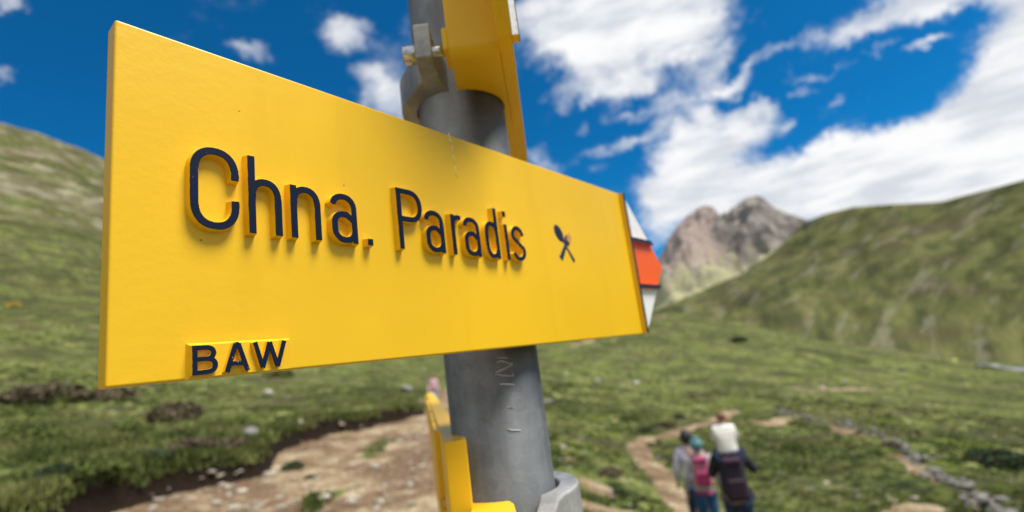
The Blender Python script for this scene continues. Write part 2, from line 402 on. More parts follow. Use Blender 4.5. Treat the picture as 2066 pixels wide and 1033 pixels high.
letters = [('C', .0208, 15.9), ('h', .0399, 12.3), ('n', .0558, 12.6), ('a', .0733, 12.0), ('.', .0900, 2.9), ('P', .1076, 15.2), ('a', .1242, 12.1), ('r', .1418, 7.4),
           ('a', .1510, 12.0), ('d', .1677, 11.2), ('i', .1848, 2.6), ('s', .1904, 12.5)]
for ch, s, wd in letters:
    st = glyph(ch, wd)
    def fn(X, Y, st=st):
        return np.minimum.reduce([seg_sdf(X, Y, q, W_) for q in st])
    relief('raised_dot' if ch == '.' else 'raised_letter', main, s, .0495, fn, wd, 31 if ch in 'ChPdi' else (3.4 if ch == '.' else 22.5))
# plinth with BAW standing on the lower edge
def fp(X, Y): return np.maximum(np.maximum(-X, X-32.6), np.maximum(-Y-.4, Y-9.9))
relief('raised_plinth', main, .0212, .0008, fp, 32.6, 9.9, H=.0016, draft=.9, step=.25, mats=m_letter2)
for ch, s in (('B', .0212), ('A', .0307), ('W', .0399)):
    st = glyph(ch, 0)
    def fn(X, Y, st=st): return np.minimum.reduce([seg_sdf(X, Y, q, 1.55) for q in st])
    relief('raised_letter', main, s, .0010, fn, 12.4, 9.6, draft=.35, step=.15)
# black border bar and tip
bm = bmesh.new()
def bar_prof(bm, x0, x1, h, dr=.0006, mi=0):
    a = [(x0-dr, 0), (x0, -h), (x1, -h), (x1+dr, 0)]
    lo = [bm.verts.new((x, y, 0.0004)) for x, y in a]; hi = [bm.verts.new((x, y, BH-.0004)) for x, y in a]
    bm.faces.new(lo); bm.faces.new(hi[::-1])
    for i in range(4):
        j = (i+1) % 4; f = bm.faces.new((lo[j], lo[i], hi[i], hi[j])); f.material_index = 1 if i == 2 else 0
bar_prof(bm, S_BAR, S_BAR+.0029, LH); obj('border_bar', bm, [m_yel, m_white], main)
bm = bmesh.new(); box(bm, (S_BAR+.00005, -LH-.0004, .0005), (S_BAR+.0029, -LH, BH-.0005)); obj('border_cap', bm, m_navy, main)
def edge_s(v): return S_BAR+.007+(S_TIP-S_BAR-.007)*(1-abs(v-VM)/(VM if v < VM else BH-VM))
def slab(v0, v1, off, m, nm, ins=.0004):
    bm = bmesh.new(); vs = sorted({v0, v1} | ({VM} if v0 < VM < v1 else set()))
    x0 = S_BAR+.0036
    pts = [(x0, v0)]+[(edge_s(v)-ins, v) for v in vs]+[(x0, v1)]
    f = [bm.verts.new((x, -off, z)) for x, z in pts]; b = [bm.verts.new((x, .0, z)) for x, z in pts]
    bm.faces.new(f); bm.faces.new(b[::-1])
    for i in range(len(pts)): j = (i+1) % len(pts); bm.faces.new((f[j], f[i], b[i], b[j]))
    bmesh.ops.recalc_face_normals(bm, faces=bm.faces)
    return obj(nm, bm, m, main)
slab(.0010, .0372, .0003, m_white, 'white_field'); slab(.0408, .0772, .0003, m_red, 'red_field'); slab(.0808, BH-.0010, .0003, m_white, 'white_field')
for v0, v1 in ((.0772, .0808), (.0372, .0408)):
    slab(v0, v1, LH-.0003, m_red, 'divider_bar'); 
    bm = bmesh.new(); pts = [(S_BAR+.0036, v0), (edge_s(v0)-.0004, v0), (edge_s(v1)-.0004, v1), (S_BAR+.0036, v1)]
    f = [bm.verts.new((x, -LH, z)) for x, z in pts]; b = [bm.verts.new((x, -LH+.0003, z)) for x, z in pts]
    bm.faces.new(f); bm.faces.new(b[::-1])
    for i in range(4): j = (i+1) % 4; bm.faces.new((f[j], f[i], b[i], b[j]))
    bmesh.ops.recalc_face_normals(bm, faces=bm.faces); obj('divider_cap', bm, m_navy, main)
# printed spoon and fork
def rotd(X, Y, cx, cy, deg):
    a = R_(deg); x, y = X-cx, Y-cy; return x*math.cos(a)+y*math.sin(a), -x*math.sin(a)+y*math.cos(a)
def f_spoon(X, Y):
    p0, p1 = (5.0, 19.6), (19.4, .8)
    d = math.hypot(p1[0]-p0[0], p1[1]-p0[1]); u, v = rotd(X, Y, p0[0], p0[1], math.degrees(math.atan2(p1[1]-p0[1], p1[0]-p0[0])))
    bowl = (np.sqrt(((u-.2)/5.9)**2+(v/3.9)**2)-1)*3.4
    t = np.clip((u-5)/(d-5), 0, 1); hw = .45+.75*np.clip((t-.25)/.75, 0, 1)
    return np.minimum(bowl, np.maximum(np.abs(v)-hw, np.maximum(4-u, u-d)))
def f_fork(X, Y):
    p0, p1 = (3.4, 1.6), (14.4, 15.4)
    d = math.hypot(p1[0]-p0[0], p1[1]-p0[1]); u, v = rotd(X, Y, p0[0], p0[1], math.degrees(math.atan2(p1[1]-p0[1], p1[0]-p0[0])))
    t = np.clip(u/d, 0, 1); hw = 1.75-.8*np.clip(t/.75, 0, 1)
    hand = np.maximum(np.abs(v)-hw, np.maximum(-u, u-(d-1)))
    yoke = np.maximum(np.abs(v)-2.9, np.maximum((d-3.0)-u, u-(d-.4)))
    tine = np.maximum(np.abs(v-2.0)-.75, np.maximum((d-1)-u, u-(d+2.6)))
    return np.minimum(np.minimum(hand, yoke), tine)
def f_worn(X, Y):
    p0, p1 = (3.4, 1.6), (14.4, 15.4); d = math.hypot(11, 13.8)
    u, v = rotd(X, Y, p0[0], p0[1], math.degrees(math.atan2(13.8, 11)))
    tine = np.minimum.reduce([np.abs(v-k)-.85 for k in (-2.3, -.3)])
    return np.maximum(tine, np.maximum((d+.2)-u, u-(d+6.6+v*.4)))
for nm, f, mm, hh in (('spoon_mark', f_spoon, m_navy, .00022), ('fork_mark', f_fork, m_navy, .00030), ('worn_tines', f_worn, m_worn, .00016)):
    relief(nm, main, .2420, .0535, f, 23, 25, H=hh, draft=.12, step=.18, mats=mm, base=.00002, pad=.6).data.polygons.foreach_set
# dried white drip below the upper edge
bm = bmesh.new()
inv = Mm.inverted()
def on_face(px, py, off=.0001):
    d = ray(px, py); k = (A0@Nm+off)/(d[:2]@Nm); return inv @ Vector(d*k)
dp = [on_face(*q) for q in ((905,269),(907,279),(911,292),(914,312),(918,334),(921,356))]
for i in range(len(dp)-1): tube(bm, dp[i], dp[i+1], .00045 if i < 2 else .00022, .00038 if i < 2 else .00018, n=6)
obj('drip_mark', bm, m_drip, main)
# cradle behind the board that holds it to the post, with its own clamp
bm = bmesh.new()
c_l = np.array([inv @ Vector((P2[0], P2[1], 0))])[0]; pcx, pcy = c_l[0], c_l[1]
hole = [(pcx+.0303*math.cos(R_(a)), pcy+.0303*math.sin(R_(a))) for a in range(0, -181, -6)]
prism(bm, [(pcx-.040, pcy), (pcx-.040, TH-.0002), (pcx+.040, TH-.0002), (pcx+.040, pcy)]+hole, .012, BH-.016)
obj('cradle', bm, m_yel, main)
bm = bmesh.new()
prism(bm, [(pcx+.0308*math.cos(R_(a)), pcy+.0308*math.sin(R_(a))) for a in range(2, 179, 6)]+[(pcx+.042*math.cos(R_(a)), pcy+.042*math.sin(R_(a))) for a in range(178, 1, -6)], .03, .056)
obj('clamp_band', bm, m_clamp, main)

# ---- upper sign
du = np.array([.052, .9986]); nu = np.array([.9986, -.052])
ZU = .1753; base_u = np.array([.0081, .2626])
Mu = Matrix([[du[0], -nu[0], 0, base_u[0]], [du[1], -nu[1], 0, base_u[1]], [0, 0, 1, ZU], [0, 0, 0, 1]])
invu = Mu.inverted()
up_s = empty('trail_sign', mat=Mu); tag(up_s, 'upper yellow sign seen edge on from below, clamped to the post above the large board', 'sign')
TU = .0083
def board_poly(bm, outl, y0, y1):
    fr = [bm.verts.new((x, y0, z)) for x, z in outl]; bk = [bm.verts.new((x, y1, z)) for x, z in outl]
    bm.faces.new(fr); bm.faces.new(bk[::-1]); n = len(outl)
    for i in range(n): j = (i+1) % n; bm.faces.new((fr[j], fr[i], bk[i], bk[j]))
    bmesh.ops.recalc_face_normals(bm, faces=bm.faces)
# local x runs away from the camera, -y is the lettered right-hand face
bm = bmesh.new(); board_poly(bm, [(.36, 0), (-.0075, 0), (-.062, BH/2), (-.0075, BH), (.36, BH)], -TU, 0); obj('board', bm, m_yel, up_s, bevel=.0007, seg=3)
bm = bmesh.new(); y = -TU
a = [(-.0066, y), (-.0060, y-.0037), (.0010, y-.0037), (.0018, y)]
lo = [bm.verts.new((p, q, .0004)) for p, q in a]; hi = [bm.verts.new((p, q, BH-.0004)) for p, q in a]
bm.faces.new(lo); bm.faces.new(hi)
for i in range(4): j = (i+1) % 4; f = bm.faces.new((lo[i], lo[j], hi[j], hi[i])); f.material_index = 1 if i == 0 else 0
bmesh.ops.recalc_face_normals(bm, faces=bm.faces); obj('border_bar', bm, [m_yel, m_white], up_s)
bm = bmesh.new(); box(bm, (-.0059, y-.0042, .0002), (.0009, y-.0037, BH-.0006)); obj('border_cap', bm, m_navy, up_s)
bm = bmesh.new(); board_poly(bm, [(-.0066, .001), (-.0078, .001), (-.0610, BH/2), (-.0078, BH-.001), (-.0066, BH-.001)], y-.0003, y); obj('white_field', bm, m_white, up_s)
def loc2(M, x, y): v = M @ Vector((x, y, 0)); return (v.x, v.y)
def w2u(x, y): return loc2(invu, x, y)
# cradle: block between board and post
pts = [(-.0212, .2655), (.0086, .2655)]
bm = bmesh.new()
hole = [w2u(*q) for q in arc(PR+.0006, 97, -89, 40)]
cr = [w2u(.0082, .2655), w2u(.0146, .3900), w2u(-.008, .3790)]+hole+[w2u(-.0209, .3050), w2u(-.0209, .2655)]
cr = [(x, min(yy, .0004)) if i < 2 else (x, yy) for i, (x, yy) in enumerate(cr)]
prism(bm, cr, .0, BH-.002)
prism(bm, [w2u(.0040, .3700), w2u(.0140, .3700), w2u(.0264, .6150), w2u(.0160, .6150)], .0002, BH-.004)
# fillet on the lower front edge
ed = [e for e in bm.edges if all(abs(v.co.z) < 1e-6 for v in e.verts) and all((Mu @ v.co).y < .2662 for v in e.verts)]
bmesh.ops.bevel(bm, geom=ed, offset=.006, segments=5, affect='EDGES', profile=.5)
obj('cradle', bm, m_yel, up_s)
def zat(px, py, plan_y):                      # height of a pixel ray over a given forward distance
    d = ray(px, py); return d[2]*plan_y/d[1]
z_e = zat(838, 52, .2653)
bm = bmesh.new(); c0 = w2u(-.0236, .2650); c1 = w2u(-.0208, .2740)
pl = [w2u(-.0238, .2648), w2u(-.0206, .2648), w2u(-.0206, .2860), w2u(-.0238, .2860)]
prism(bm, pl, .0030, zat(900, 56, .2653)-ZU); obj('bolt_boss', bm, m_yel, up_s, bevel=.0008)
# grey half clamp with its ear
ring_top = zat(816, 128, .333)-ZU
bm = bmesh.new()
def clamp_plan():
    o = arc(.0415, 104, 216, 26)
    o += [(-.0492, .3020), (-.0418, .2900), (-.0402, .2653), (-.0308, .2653), (-.0306, .2900), (-.0262, .3085)]
    o += arc(PR+.0009, 257, 104, 34)
    return o
prism(bm, [w2u(*q) for q in clamp_plan()], .0001, max(.022, z_e-ZU))
cl = obj('clamp', bm, m_clamp, up_s, bevel=.0009, seg=3)
by = .2735; bz = zat(828, 112, by)-ZU
bm = bmesh.new()
def tubeu(bm, x0, x1, r, n=24):
    a = invu @ Vector((x0, by, ZU+bz)); b = invu @ Vector((x1, by, ZU+bz)); tube(bm, a, b, r, n=n)
tubeu(bm, -.0405, -.0205, .0033); bo = obj('bolt', bm, m_bolt, up_s)
bm = bmesh.new(); tubeu(bm, -.0478, -.0404, .0058, 32); tubeu(bm, -.0484, -.0478, .0052, 32)
obj('bolt_head', bm, m_bolt, bo, bevel=.0005)
bm = bmesh.new()                                # far half of the clamp flange, behind the post
prism(bm, [w2u(P2[0]-.012, P2[1]+.040), w2u(P2[0]-.004, P2[1]+.040), w2u(P2[0]-.004, P2[1]+.066), w2u(P2[0]-.012, P2[1]+.066)], .0003, .023); obj('clamp_flange', bm, m_clamp, up_s, bevel=.0008)

# ---- lower sign
dl = np.array([-.200, .9798]); nl = np.array([-.9798, -.200])       # nl: lettered left-hand face
base_l = np.array([-.0385, .2990])
ZL = -.0395
# local x away from the camera, local +y to the left
Ml = Matrix([[dl[0], nl[0], 0, base_l[0]], [dl[1], nl[1], 0, base_l[1]], [0, 0, 1, ZL-BH], [0, 0, 0, 1]])
invl = Ml.inverted()
def w2l(x, y): return loc2(invl, x, y)
low = empty('trail_sign', mat=Ml); tag(low, 'lower yellow sign seen end on beside the post below the Chna. Paradis board', 'sign')
bm = bmesh.new(); board_poly(bm, [(.0, 0), (.70, 0), (.70, BH), (0, BH)], 0, .0126); obj('board', bm, m_yel, low, bevel=.0009, seg=3)
y = .0126
for (x0, x1, z0, z1, hh) in ((.075, .15, .074, BH-.002, .0036), (.165, .25, .074, BH-.002, .0036), (.27, .37, .074, BH-.002, .0036), (.39, .50, .074, BH-.002, .0036), (.60, .66, .074, BH-.002, .0036),
                             (.07, .13, .030, .068, .0036), (.15, .24, .030, .068, .0036), (.26, .36, .030, .068, .0036), (.07, .64, .0690, .073, .0016)):
    bm = bmesh.new(); box(bm, (x0, y-.0004, z0), (x1, y+hh, z1)); obj('raised_block', bm, m_yel, low, bevel=.0007)
# chipped paint and a painted highlight on the top edge near the end
bm = bmesh.new()
for (px, py, r) in ((941, 883, .0012),):
    d = ray(px, py); k = ZL/d[2]; v = invl @ Vector(d*k); v.z = BH+.00005; v.y = max(v.y, .0006)
    bmesh.ops.create_icosphere(bm, subdivisions=1, radius=r, matrix=Matrix.Translation(v) @ Matrix.Diagonal((1.6, 1, .12, 1)))
obj('chip_highlight', bm, m_white, low)
ZR = -.0755
bm = bmesh.new()
q = [(-.0400, .2995), (-.0395, .2560), (-.0160, .2560), (-.0172, .2990)]
hole = arc(PR+.0006, 275, 170, 20)
prism(bm, [w2l(*p) for p in [(-.0393, .3005), (-.0420, .2560), (-.0120, .2560), (-.0165, .2990)]+hole+[(-.055, .342)]], ZR-ZL+BH-.036, ZR-ZL+BH)
cd = obj('cradle', bm, m_yel, low, bevel=.0008)
bm = bmesh.new()
o = arc(PR+.0024, -52, 96, 34)+arc(.0445, 96, -40, 34)+[(.0085, .2990), (.0020, .2560), (-.0075, .2560), (-.0022, .3040)]
prism(bm, [w2l(*p) for p in o], ZR-ZL+BH-.027, ZR-ZL+BH-.0004)
obj('clamp', bm, m_clamp, low, bevel=.0016, seg=4)


# ------------------------------------------------------------------ terrain
KR = [1, 4, 8, 12, 18, 25, 40, 70, 120, 200, 320]
KT = {
 -180: [-2,-2.1,-2.3,-2.5,-2.9,-3.3,-4.5,-7,-11,-17,-26],
 -110: [-1.9,-1.8,-1.6,-1.3,-.8,0,2,7,18,40,60],
 -75: [-1.9,-1.7,-1.35,-.9,-.2,.9,4,13,36,80,95],
 -45: [-1.9,-1.78,-1.55,-1.22,-.55,.4,3.2,12.4,38,94.5,100],
 -36: [-1.9,-1.85,-1.7,-1.42,-.95,-.25,1.9,9.5,30,79,88],
 -28: [-1.92,-1.92,-1.9,-1.72,-1.38,-.85,.6,6,21,60,70],
 -20: [-1.95,-1.95,-1.95,-1.85,-1.50,-1.15,-.2,3.5,14,40,48],
 -12: [-1.95,-2,-2,-1.95,-1.8,-1.55,-.9,1.5,9,28,34],
 -5: [-2,-2,-2.02,-2.02,-1.92,-1.72,-1.2,.8,8,20,22],
 2: [-2,-2.02,-2.12,-2.15,-2.15,-2.0,-1.4,.7,8,16,14],
 10: [-2,-2.1,-2.45,-2.75,-2.95,-2.9,-2.2,-.2,7.6,13,8],
 15.4: [-2,-2.2,-2.8,-3.05,-3.25,-3.3,-3.0,-1.1,6.9,7,-4],
 20.7: [-2,-2.3,-2.95,-3.2,-3.4,-3.6,-3.6,-2.2,3.2,1,-14],
 27: [-2,-2.3,-2.97,-3.22,-3.55,-3.9,-4.3,-4,-1.5,-6,-22],
 31: [-2,-2.3,-2.9,-3.2,-3.65,-4.15,-4.9,-5.2,-4.8,-10,-26],
 36: [-2,-2.25,-2.8,-3.1,-3.75,-4.4,-5.5,-6.8,-8.3,-14,-28],
 42: [-2,-2.2,-2.75,-3.12,-3.9,-4.8,-6.4,-9,-12.0,-19,-32],
 55: [-2,-2.2,-2.7,-3.1,-4,-5,-7,-10.5,-16,-24,-36],
 80: [-2,-2.2,-2.6,-3.1,-4,-5.2,-7.5,-11.5,-18,-27,-38],
 120: [-2,-2.2,-2.6,-3.0,-3.8,-4.8,-7,-11,-17,-25,-36],
 180: [-2,-2.1,-2.3,-2.5,-2.9,-3.3,-4.5,-7,-11,-17,-26]}
azk = np.array(sorted(KT)); tab = np.array([KT[a] for a in azk], float)
lrk = np.log(KR)
LR = np.linspace(math.log(.3), math.log(320), 141); AZ = np.arange(-180, 181, 1.0)
tmp = np.stack([np.interp(LR, lrk, row) for row in tab])
tab2 = np.stack([np.interp(AZ, azk, tmp[:, j]) for j in range(len(LR))], 1)
for _ in range(3):                                   # round off the knots
    p = np.pad(tab2, ((0, 0), (3, 3)), 'edge'); tab2 = sum(p[:, i:i+len(LR)] for i in range(7))/7
for _ in range(2):
    p = np.pad(tab2[:-1], ((2, 2), (0, 0)), 'wrap'); q = sum(p[i:i+360] for i in range(5))/5; tab2 = np.vstack([q, q[:1]])
def base_h(az, r):
    fa = np.clip((az+180), 0, 359.999); fr = np.clip((np.log(np.maximum(r, .3))-LR[0])/(LR[1]-LR[0]), 0, len(LR)-1.001)
    ia = fa.astype(int); ir = fr.astype(int); ta = fa-ia; tr = fr-ir
    return (tab2[ia, ir]*(1-ta)+tab2[ia+1, ir]*ta)*(1-tr)+(tab2[ia, ir+1]*(1-ta)+tab2[ia+1, ir+1]*ta)*tr
def pol(az, r): return (r*math.sin(R_(az)), r*math.cos(R_(az)))
def dist_poly(x, y, pts):
    """distance to a polyline and the side (positive = left of its direction)"""
    best = np.full(np.shape(x), 1e9); side = np.zeros(np.shape(x)); par = np.zeros(np.shape(x))
    n = len(pts)-1
    for i in range(n):
        ax, ay = pts[i]; bx, by = pts[i+1]; L2 = (bx-ax)**2+(by-ay)**2
        t = np.clip(((x-ax)*(bx-ax)+(y-ay)*(by-ay))/L2, 0, 1)
        d = np.hypot(x-ax-t*(bx-ax), y-ay-t*(by-ay)); cr = (bx-ax)*(y-ay)-(by-ay)*(x-ax)
        m = d < best; best = np.where(m, d, best); side = np.where(m, np.sign(cr), side); par = np.where(m, (i+t)/n, par)
    return best, side, par
def sm(x, a, b): t = np.clip((x-a)/(b-a), 0, 1); return t*t*(3-2*t)
def hit_base(px, py, dz=0.0):
    d = ray(px, py); h = math.hypot(d[0], d[1]); x, y, z = d/h; r = np.exp(np.linspace(math.log(3), math.log(120), 500))
    g = base_h(np.full(500, math.degrees(math.atan2(x, y))), r)+dz; k = np.nonzero(r*z < g)[0]; k = k[0] if len(k) else 499
    return (r[k]*x, r[k]*y)
BANK = [pol(-80, 7.0), pol(-60, 7.6)]+[hit_base(*q, .36) for q in ((-60, 1075), (110, 1022), (230, 978), (330, 950), (430, 935), (500, 925), (535, 890), (600, 868), (700, 848), (790, 832), (850, 818))]+[pol(-11.2, 34)]
BLOBS = [(hit_base(*q[:2]), q[2]) for q in ((1150, 925, .35), (1190, 900, .3), (1215, 985, .25), (1130, 1010, .35), (1230, 1030, .3), (1850, 1032, .6), (700, 920, .3))]
def H(x, y, detail=True):
    r = np.hypot(x, y); az = np.degrees(np.arctan2(x, y)); z = base_h(az, r)
    wob = .30*fbm(x*.8, y*.8, 3, 5)
    d, s, t = dist_poly(x, y, BANK); sd = d*s+wob
    hgt = .54*(1+.45*fbm(x*.5, y*.5, 2, 9))*sm(1-t, 0, .18)
    z = z + hgt*sm(sd, -.16, .06)*np.exp(-np.maximum(sd, 0)/7.0)
    # rolling knolls and tussocks
    soil = soil_mask(x, y)
    z = z + np.minimum(r, 140)*.0115*fbm(x*.09, y*.09, 3, 2)*sm(r, 8, 40) + .35*fbm(x*.16, y*.16, 2, 71)*sm(r, 12, 40)*sm(-r, -200, -90)
    if detail:
        rough = .16*fbm(x*1.1, y*1.1, 4, 3, .6)+.05*fbm(x*4, y*4, 2, 4)
        z = z + (rough*(1-.75*soil)+ .02*fbm(x*5, y*5, 3, 8)*soil)*sm(r, 1.5, 5)
    return z
PATH = [pol(-60, 1.0), pol(2, 2.6), pol(14, 5.0), pol(15.4, 7.6), pol(14.2, 9.6), pol(12.2, 12.0), pol(10.6, 14.6), pol(10.4, 16.4), pol(12.2, 18.0), pol(15.4, 20.5), pol(18, 23), pol(20.5, 25.5)]
PATH2 = [pol(22.4, 23.2), pol(23.3, 22.6), pol(24.4, 23.8)]
PATH3 = [pol(26.5, 38), pol(28.5, 41), pol(30.3, 42.5), pol(32.2, 46)]
PATH4 = [pol(4.5, 66), pol(8, 76), pol(12.8, 100), pol(15.6, 112)]
PATHL = [pol(-60, 2.0), pol(-25, 5.5), pol(-14, 11), pol(-11.6, 17), pol(-10.6, 23), pol(-10.1, 27), pol(-9.0, 33)]
WALLP = [hit_base(*q) for q in ((1590, 840), (1690, 866), (1790, 905), (1890, 968), (1975, 1025), (2060, 1090))]
def band(x, y, pts, wd, wn=.25, s=21):
    d, _, t = dist_poly(x, y, pts); return wd/2-d+wn*fbm(x*1.3, y*1.3, 3, s)       # >0 on the path
def soil_sd(x, y):
    r = np.hypot(x, y); az = np.degrees(np.arctan2(x, y))
    d, s, t = dist_poly(x, y, BANK); sd = -(d*s+.30*fbm(x*.8, y*.8, 3, 5))-.04
    right = (-3.5 - az)*r*.0175                                 # eroded ground ends towards the post
    m = np.minimum(np.minimum(sd, right+1.1*fbm(x*.4, y*.4, 3, 33)), (27-r)*.5)
    patches = .75-2.9*np.clip(fbm(x*.55+3, y*.55, 3, 44)*.9+.02, 0, 1)*sm(r, 5, 9)*sm(az, -27, -21)
    m = np.minimum(m, patches)
    b = [band(x, y, PATH, .60, .12), band(x, y, PATH2, .9, .4), band(x, y, PATH3, .8, .5), band(x, y, PATH4, 1.1, .5), band(x, y, PATHL, 1.5, .5)]
    b += [band(x, y, WALLP, .30, .5)-.05]+[R*.8-np.hypot(x-c[0], y-c[1])+.55*fbm(x*1.2, y*1.2, 3, 55) for c, R in BLOBS]
    return np.maximum.reduce([m]+b)
def bank_dark_mask(x, y):  # near-black band along the face of the bank
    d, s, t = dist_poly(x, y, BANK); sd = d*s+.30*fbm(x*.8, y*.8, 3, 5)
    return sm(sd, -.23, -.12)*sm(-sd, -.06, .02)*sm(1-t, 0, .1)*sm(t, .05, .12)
def soil_mask(x, y): return sm(soil_sd(x, y), -.10, .12)
def path_sd(x, y):
    return np.maximum.reduce([band(x, y, PATH, .60, .12), band(x, y, PATH2, .9, .4), band(x, y, PATH3, .8, .5), band(x, y, PATH4, 1.1, .5), band(x, y, PATHL, 1.5, .5)])

def grass_material(name, near=True):
    m, t, p = mat(name); c = t.new('ShaderNodeTexCoord').outputs['Object']
    att = t.new('ShaderNodeAttribute', attribute_name='soil').outputs['Fac']
    n1 = t.noise(c, .85, 5, .62); n2 = t.noise(c, 3.4, 5, .65, .4); n3 = t.noise(c, .10, 4, .6); n4 = t.noise(c, 14, 3, .6)
    g = t.ramp(t.math('ADD', t.math('MULTIPLY', n2, .55), t.math('MULTIPLY', n1, .45)), [(.39, (.020, .026, .009)), (.45, (.052, .068, .018)), (.50, (.105, .130, .034)), (.555, (.180, .200, .060)), (.63, (.30, .29, .125))])
    # heather and dry patches
    g = t.mix(t.math('MULTIPLY', t.smooth(t.noise(c, .42, 5, .65), .50, .62), .8), g, (.058, .048, .028))
    g = t.mix(t.math('MULTIPLY', t.smooth(t.noise(t.mapping(c, (7, 3, 1)), .6, 4, .6), .54, .66), .7), g, (.13, .165, .024))
    g = t.mix(t.math('MULTIPLY', t.smooth(n3, .50, .70), .45), g, (.15, .14, .06))
    g = t.mix(t.math('MULTIPLY', t.smooth(t.noise(t.mapping(c, (2, 9, 4)), .17, 5, .6), .47, .60), .55), g, (.034, .042, .014))
    g = t.mix(t.smooth(n4, .64, .72, 0, .7), g, (.36, .35, .24))
    # brown scree and outcrops high on the hillside
    sz = t.new('ShaderNodeSeparateXYZ'); t.link(c, sz.inputs[0])
    hi = t.math('MULTIPLY', t.smooth(sz.outputs['Z'], 16, 46), t.smooth(t.noise(t.mapping(c, sc=(1, 1, 2.2)), .06, 6, .65, .3), .43, .52))
    g = t.mix(t.math('MULTIPLY', hi, .62), g, t.ramp(t.noise(c, .25, 5, .6), [(.38, (.09, .06, .04)), (.5, (.22, .165, .11)), (.62, (.46, .42, .33))]))
    ter = t.smooth(t.noise(t.mapping(c, sc=(.12, .12, 1.1)), 1.0, 5, .6, .6), .44, .58)
    g = t.mix(t.math('MULTIPLY', t.smooth(sz.outputs['Z'], 0, 8), t.math('MULTIPLY', ter, .55)), g, (.060, .058, .022))
    # bare stony soil
    s1 = t.noise(c, 2.1, 5, .65); s2 = t.noise(c, 11, 4, .7)
    so = t.ramp(t.math('ADD', t.math('MULTIPLY', s1, .6), t.math('MULTIPLY', s2, .4)), [(.38, (.16, .095, .055)), (.47, (.26, .185, .105)), (.55, (.37, .295, .185)), (.64, (.60, .53, .39))])
    so = t.mix(t.math('MULTIPLY', t.smooth(t.noise(c, .55, 4, .6), .44, .58), .8), so, t.ramp(s2, [(.4, (.085, .050, .030)), (.62, (.21, .135, .085))]))
    f = t.smooth(t.math('ADD', att, t.math('MULTIPLY', t.math('SUBTRACT', n4, .5), .8)), .38, .62)
    pe = t.new('ShaderNodeAttribute', attribute_name='bank_dark').outputs['Fac']
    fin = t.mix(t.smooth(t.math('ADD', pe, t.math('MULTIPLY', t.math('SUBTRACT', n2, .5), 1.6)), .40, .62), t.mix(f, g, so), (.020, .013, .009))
    t.link(fin, p.inputs['Base Color'])
    p.inputs['Roughness'].default_value = .95; p.inputs['Specular IOR Level'].default_value = .1
    bump(t, p, t.math('ADD', n2, t.math('MULTIPLY', n4, .5)), .10, .9)
    return m
m_ground = grass_material('meadow_turf')
az_g = np.concatenate([np.arange(-180, -60, 4.0), np.arange(-60, 60.01, .24), np.arange(64, 181, 4.0)])
r_g = np.unique(np.concatenate([np.exp(np.linspace(math.log(.35), math.log(6.5), 60)), np.exp(np.linspace(math.log(6.5), math.log(30), 300)), np.exp(np.linspace(math.log(30), math.log(320), 200))]))
AA, RR = np.meshgrid(az_g, r_g); GX = RR*np.sin(np.radians(AA)); GY = RR*np.cos(np.radians(AA))
GZ = H(GX, GY); SO = soil_mask(GX, GY); BD = bank_dark_mask(GX, GY); PSD = path_sd(GX, GY)
V = np.stack([GX, GY, GZ], -1).reshape(-1, 3)
nr, na = GX.shape; I = np.arange(nr*na).reshape(nr, na)
F = np.stack([I[:-1, :-1], I[:-1, 1:], I[1:, 1:], I[1:, :-1]], -1).reshape(-1, 4)[:, ::-1]
V = np.vstack([V, [[0, 0, -2.0]]])
pf = (PSD.reshape(-1)[F].min(axis=1) > -.02) & (GY.reshape(-1)[F[:, 0]] > 0)
def submesh(name, faces, extra=False):
    used = np.unique(faces); re = np.full(len(V), -1); re[used] = np.arange(len(used))
    so = np.append(SO.reshape(-1), 1.0)[used]; pe = np.append(BD.reshape(-1), 0.0)[used]
    return mesh_arrays(name, V[used], re[faces], m_ground, attrs={'soil': ('FLOAT', so), 'bank_dark': ('FLOAT', pe)})
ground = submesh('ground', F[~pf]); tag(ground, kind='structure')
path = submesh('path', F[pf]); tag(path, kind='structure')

# far slopes as sheets with their own ridges
def ridge_sheet(name, azs, ridge_az, ridge_tan, r0, rr, z0fn, na, nr, m, amp, seed, power=1.0, rough=.04, back=.25, fr=.01, ed=.12, gf=.16):
    az = np.linspace(azs[0], azs[1], na); u = np.linspace(0, 1.0+back, nr)
    A, U = np.meshgrid(az, u); rt = np.interp(az, ridge_az, ridge_tan)
    k = np.hanning(5); k /= k.sum(); rt = np.convolve(np.pad(rt, 2, 'edge'), k, 'valid')
    RRr = rr(az) if callable(rr) else np.full(na, rr)
    zr = rt*RRr; z0 = z0fn(az, r0)
    Uc = np.clip(U, 0, 1); Rg = r0+(RRr[None]-r0)*U
    Z = z0[None]+(zr-z0)[None]*Uc**power - np.maximum(U-1, 0)*RRr[None]*.55
    X = Rg*np.sin(np.radians(A)); Y = Rg*np.cos(np.radians(A)); k = 1/RRr.mean()
    gul = fbm(A*gf+U*1.4, U*1.8, 3, seed, .5)
    Z = Z + amp*RRr.mean()*gul*np.sin(np.pi*np.clip(Uc, 0, 1))**.7 + rough*RRr.mean()*fbm(X*fr, Y*fr, 5, seed+5, .55)*(ed+np.sin(np.pi*np.clip(Uc, 0, 1)))
    Vv = np.stack([X, Y, Z], -1).reshape(-1, 3); I = np.arange(nr*na).reshape(nr, na)
    Ff = np.stack([I[:-1, :-1], I[:-1, 1:], I[1:, 1:], I[1:, :-1]], -1).reshape(-1, 4)[:, ::-1]
    uv = np.stack([A, np.clip(Z/zr.mean(), -.6, 1.6), Z*0], -1).reshape(-1, 3)
    return tag(mesh_arrays(name, Vv, Ff, m, attrs={'flow': ('FLOAT_VECTOR', uv)}), kind='structure')
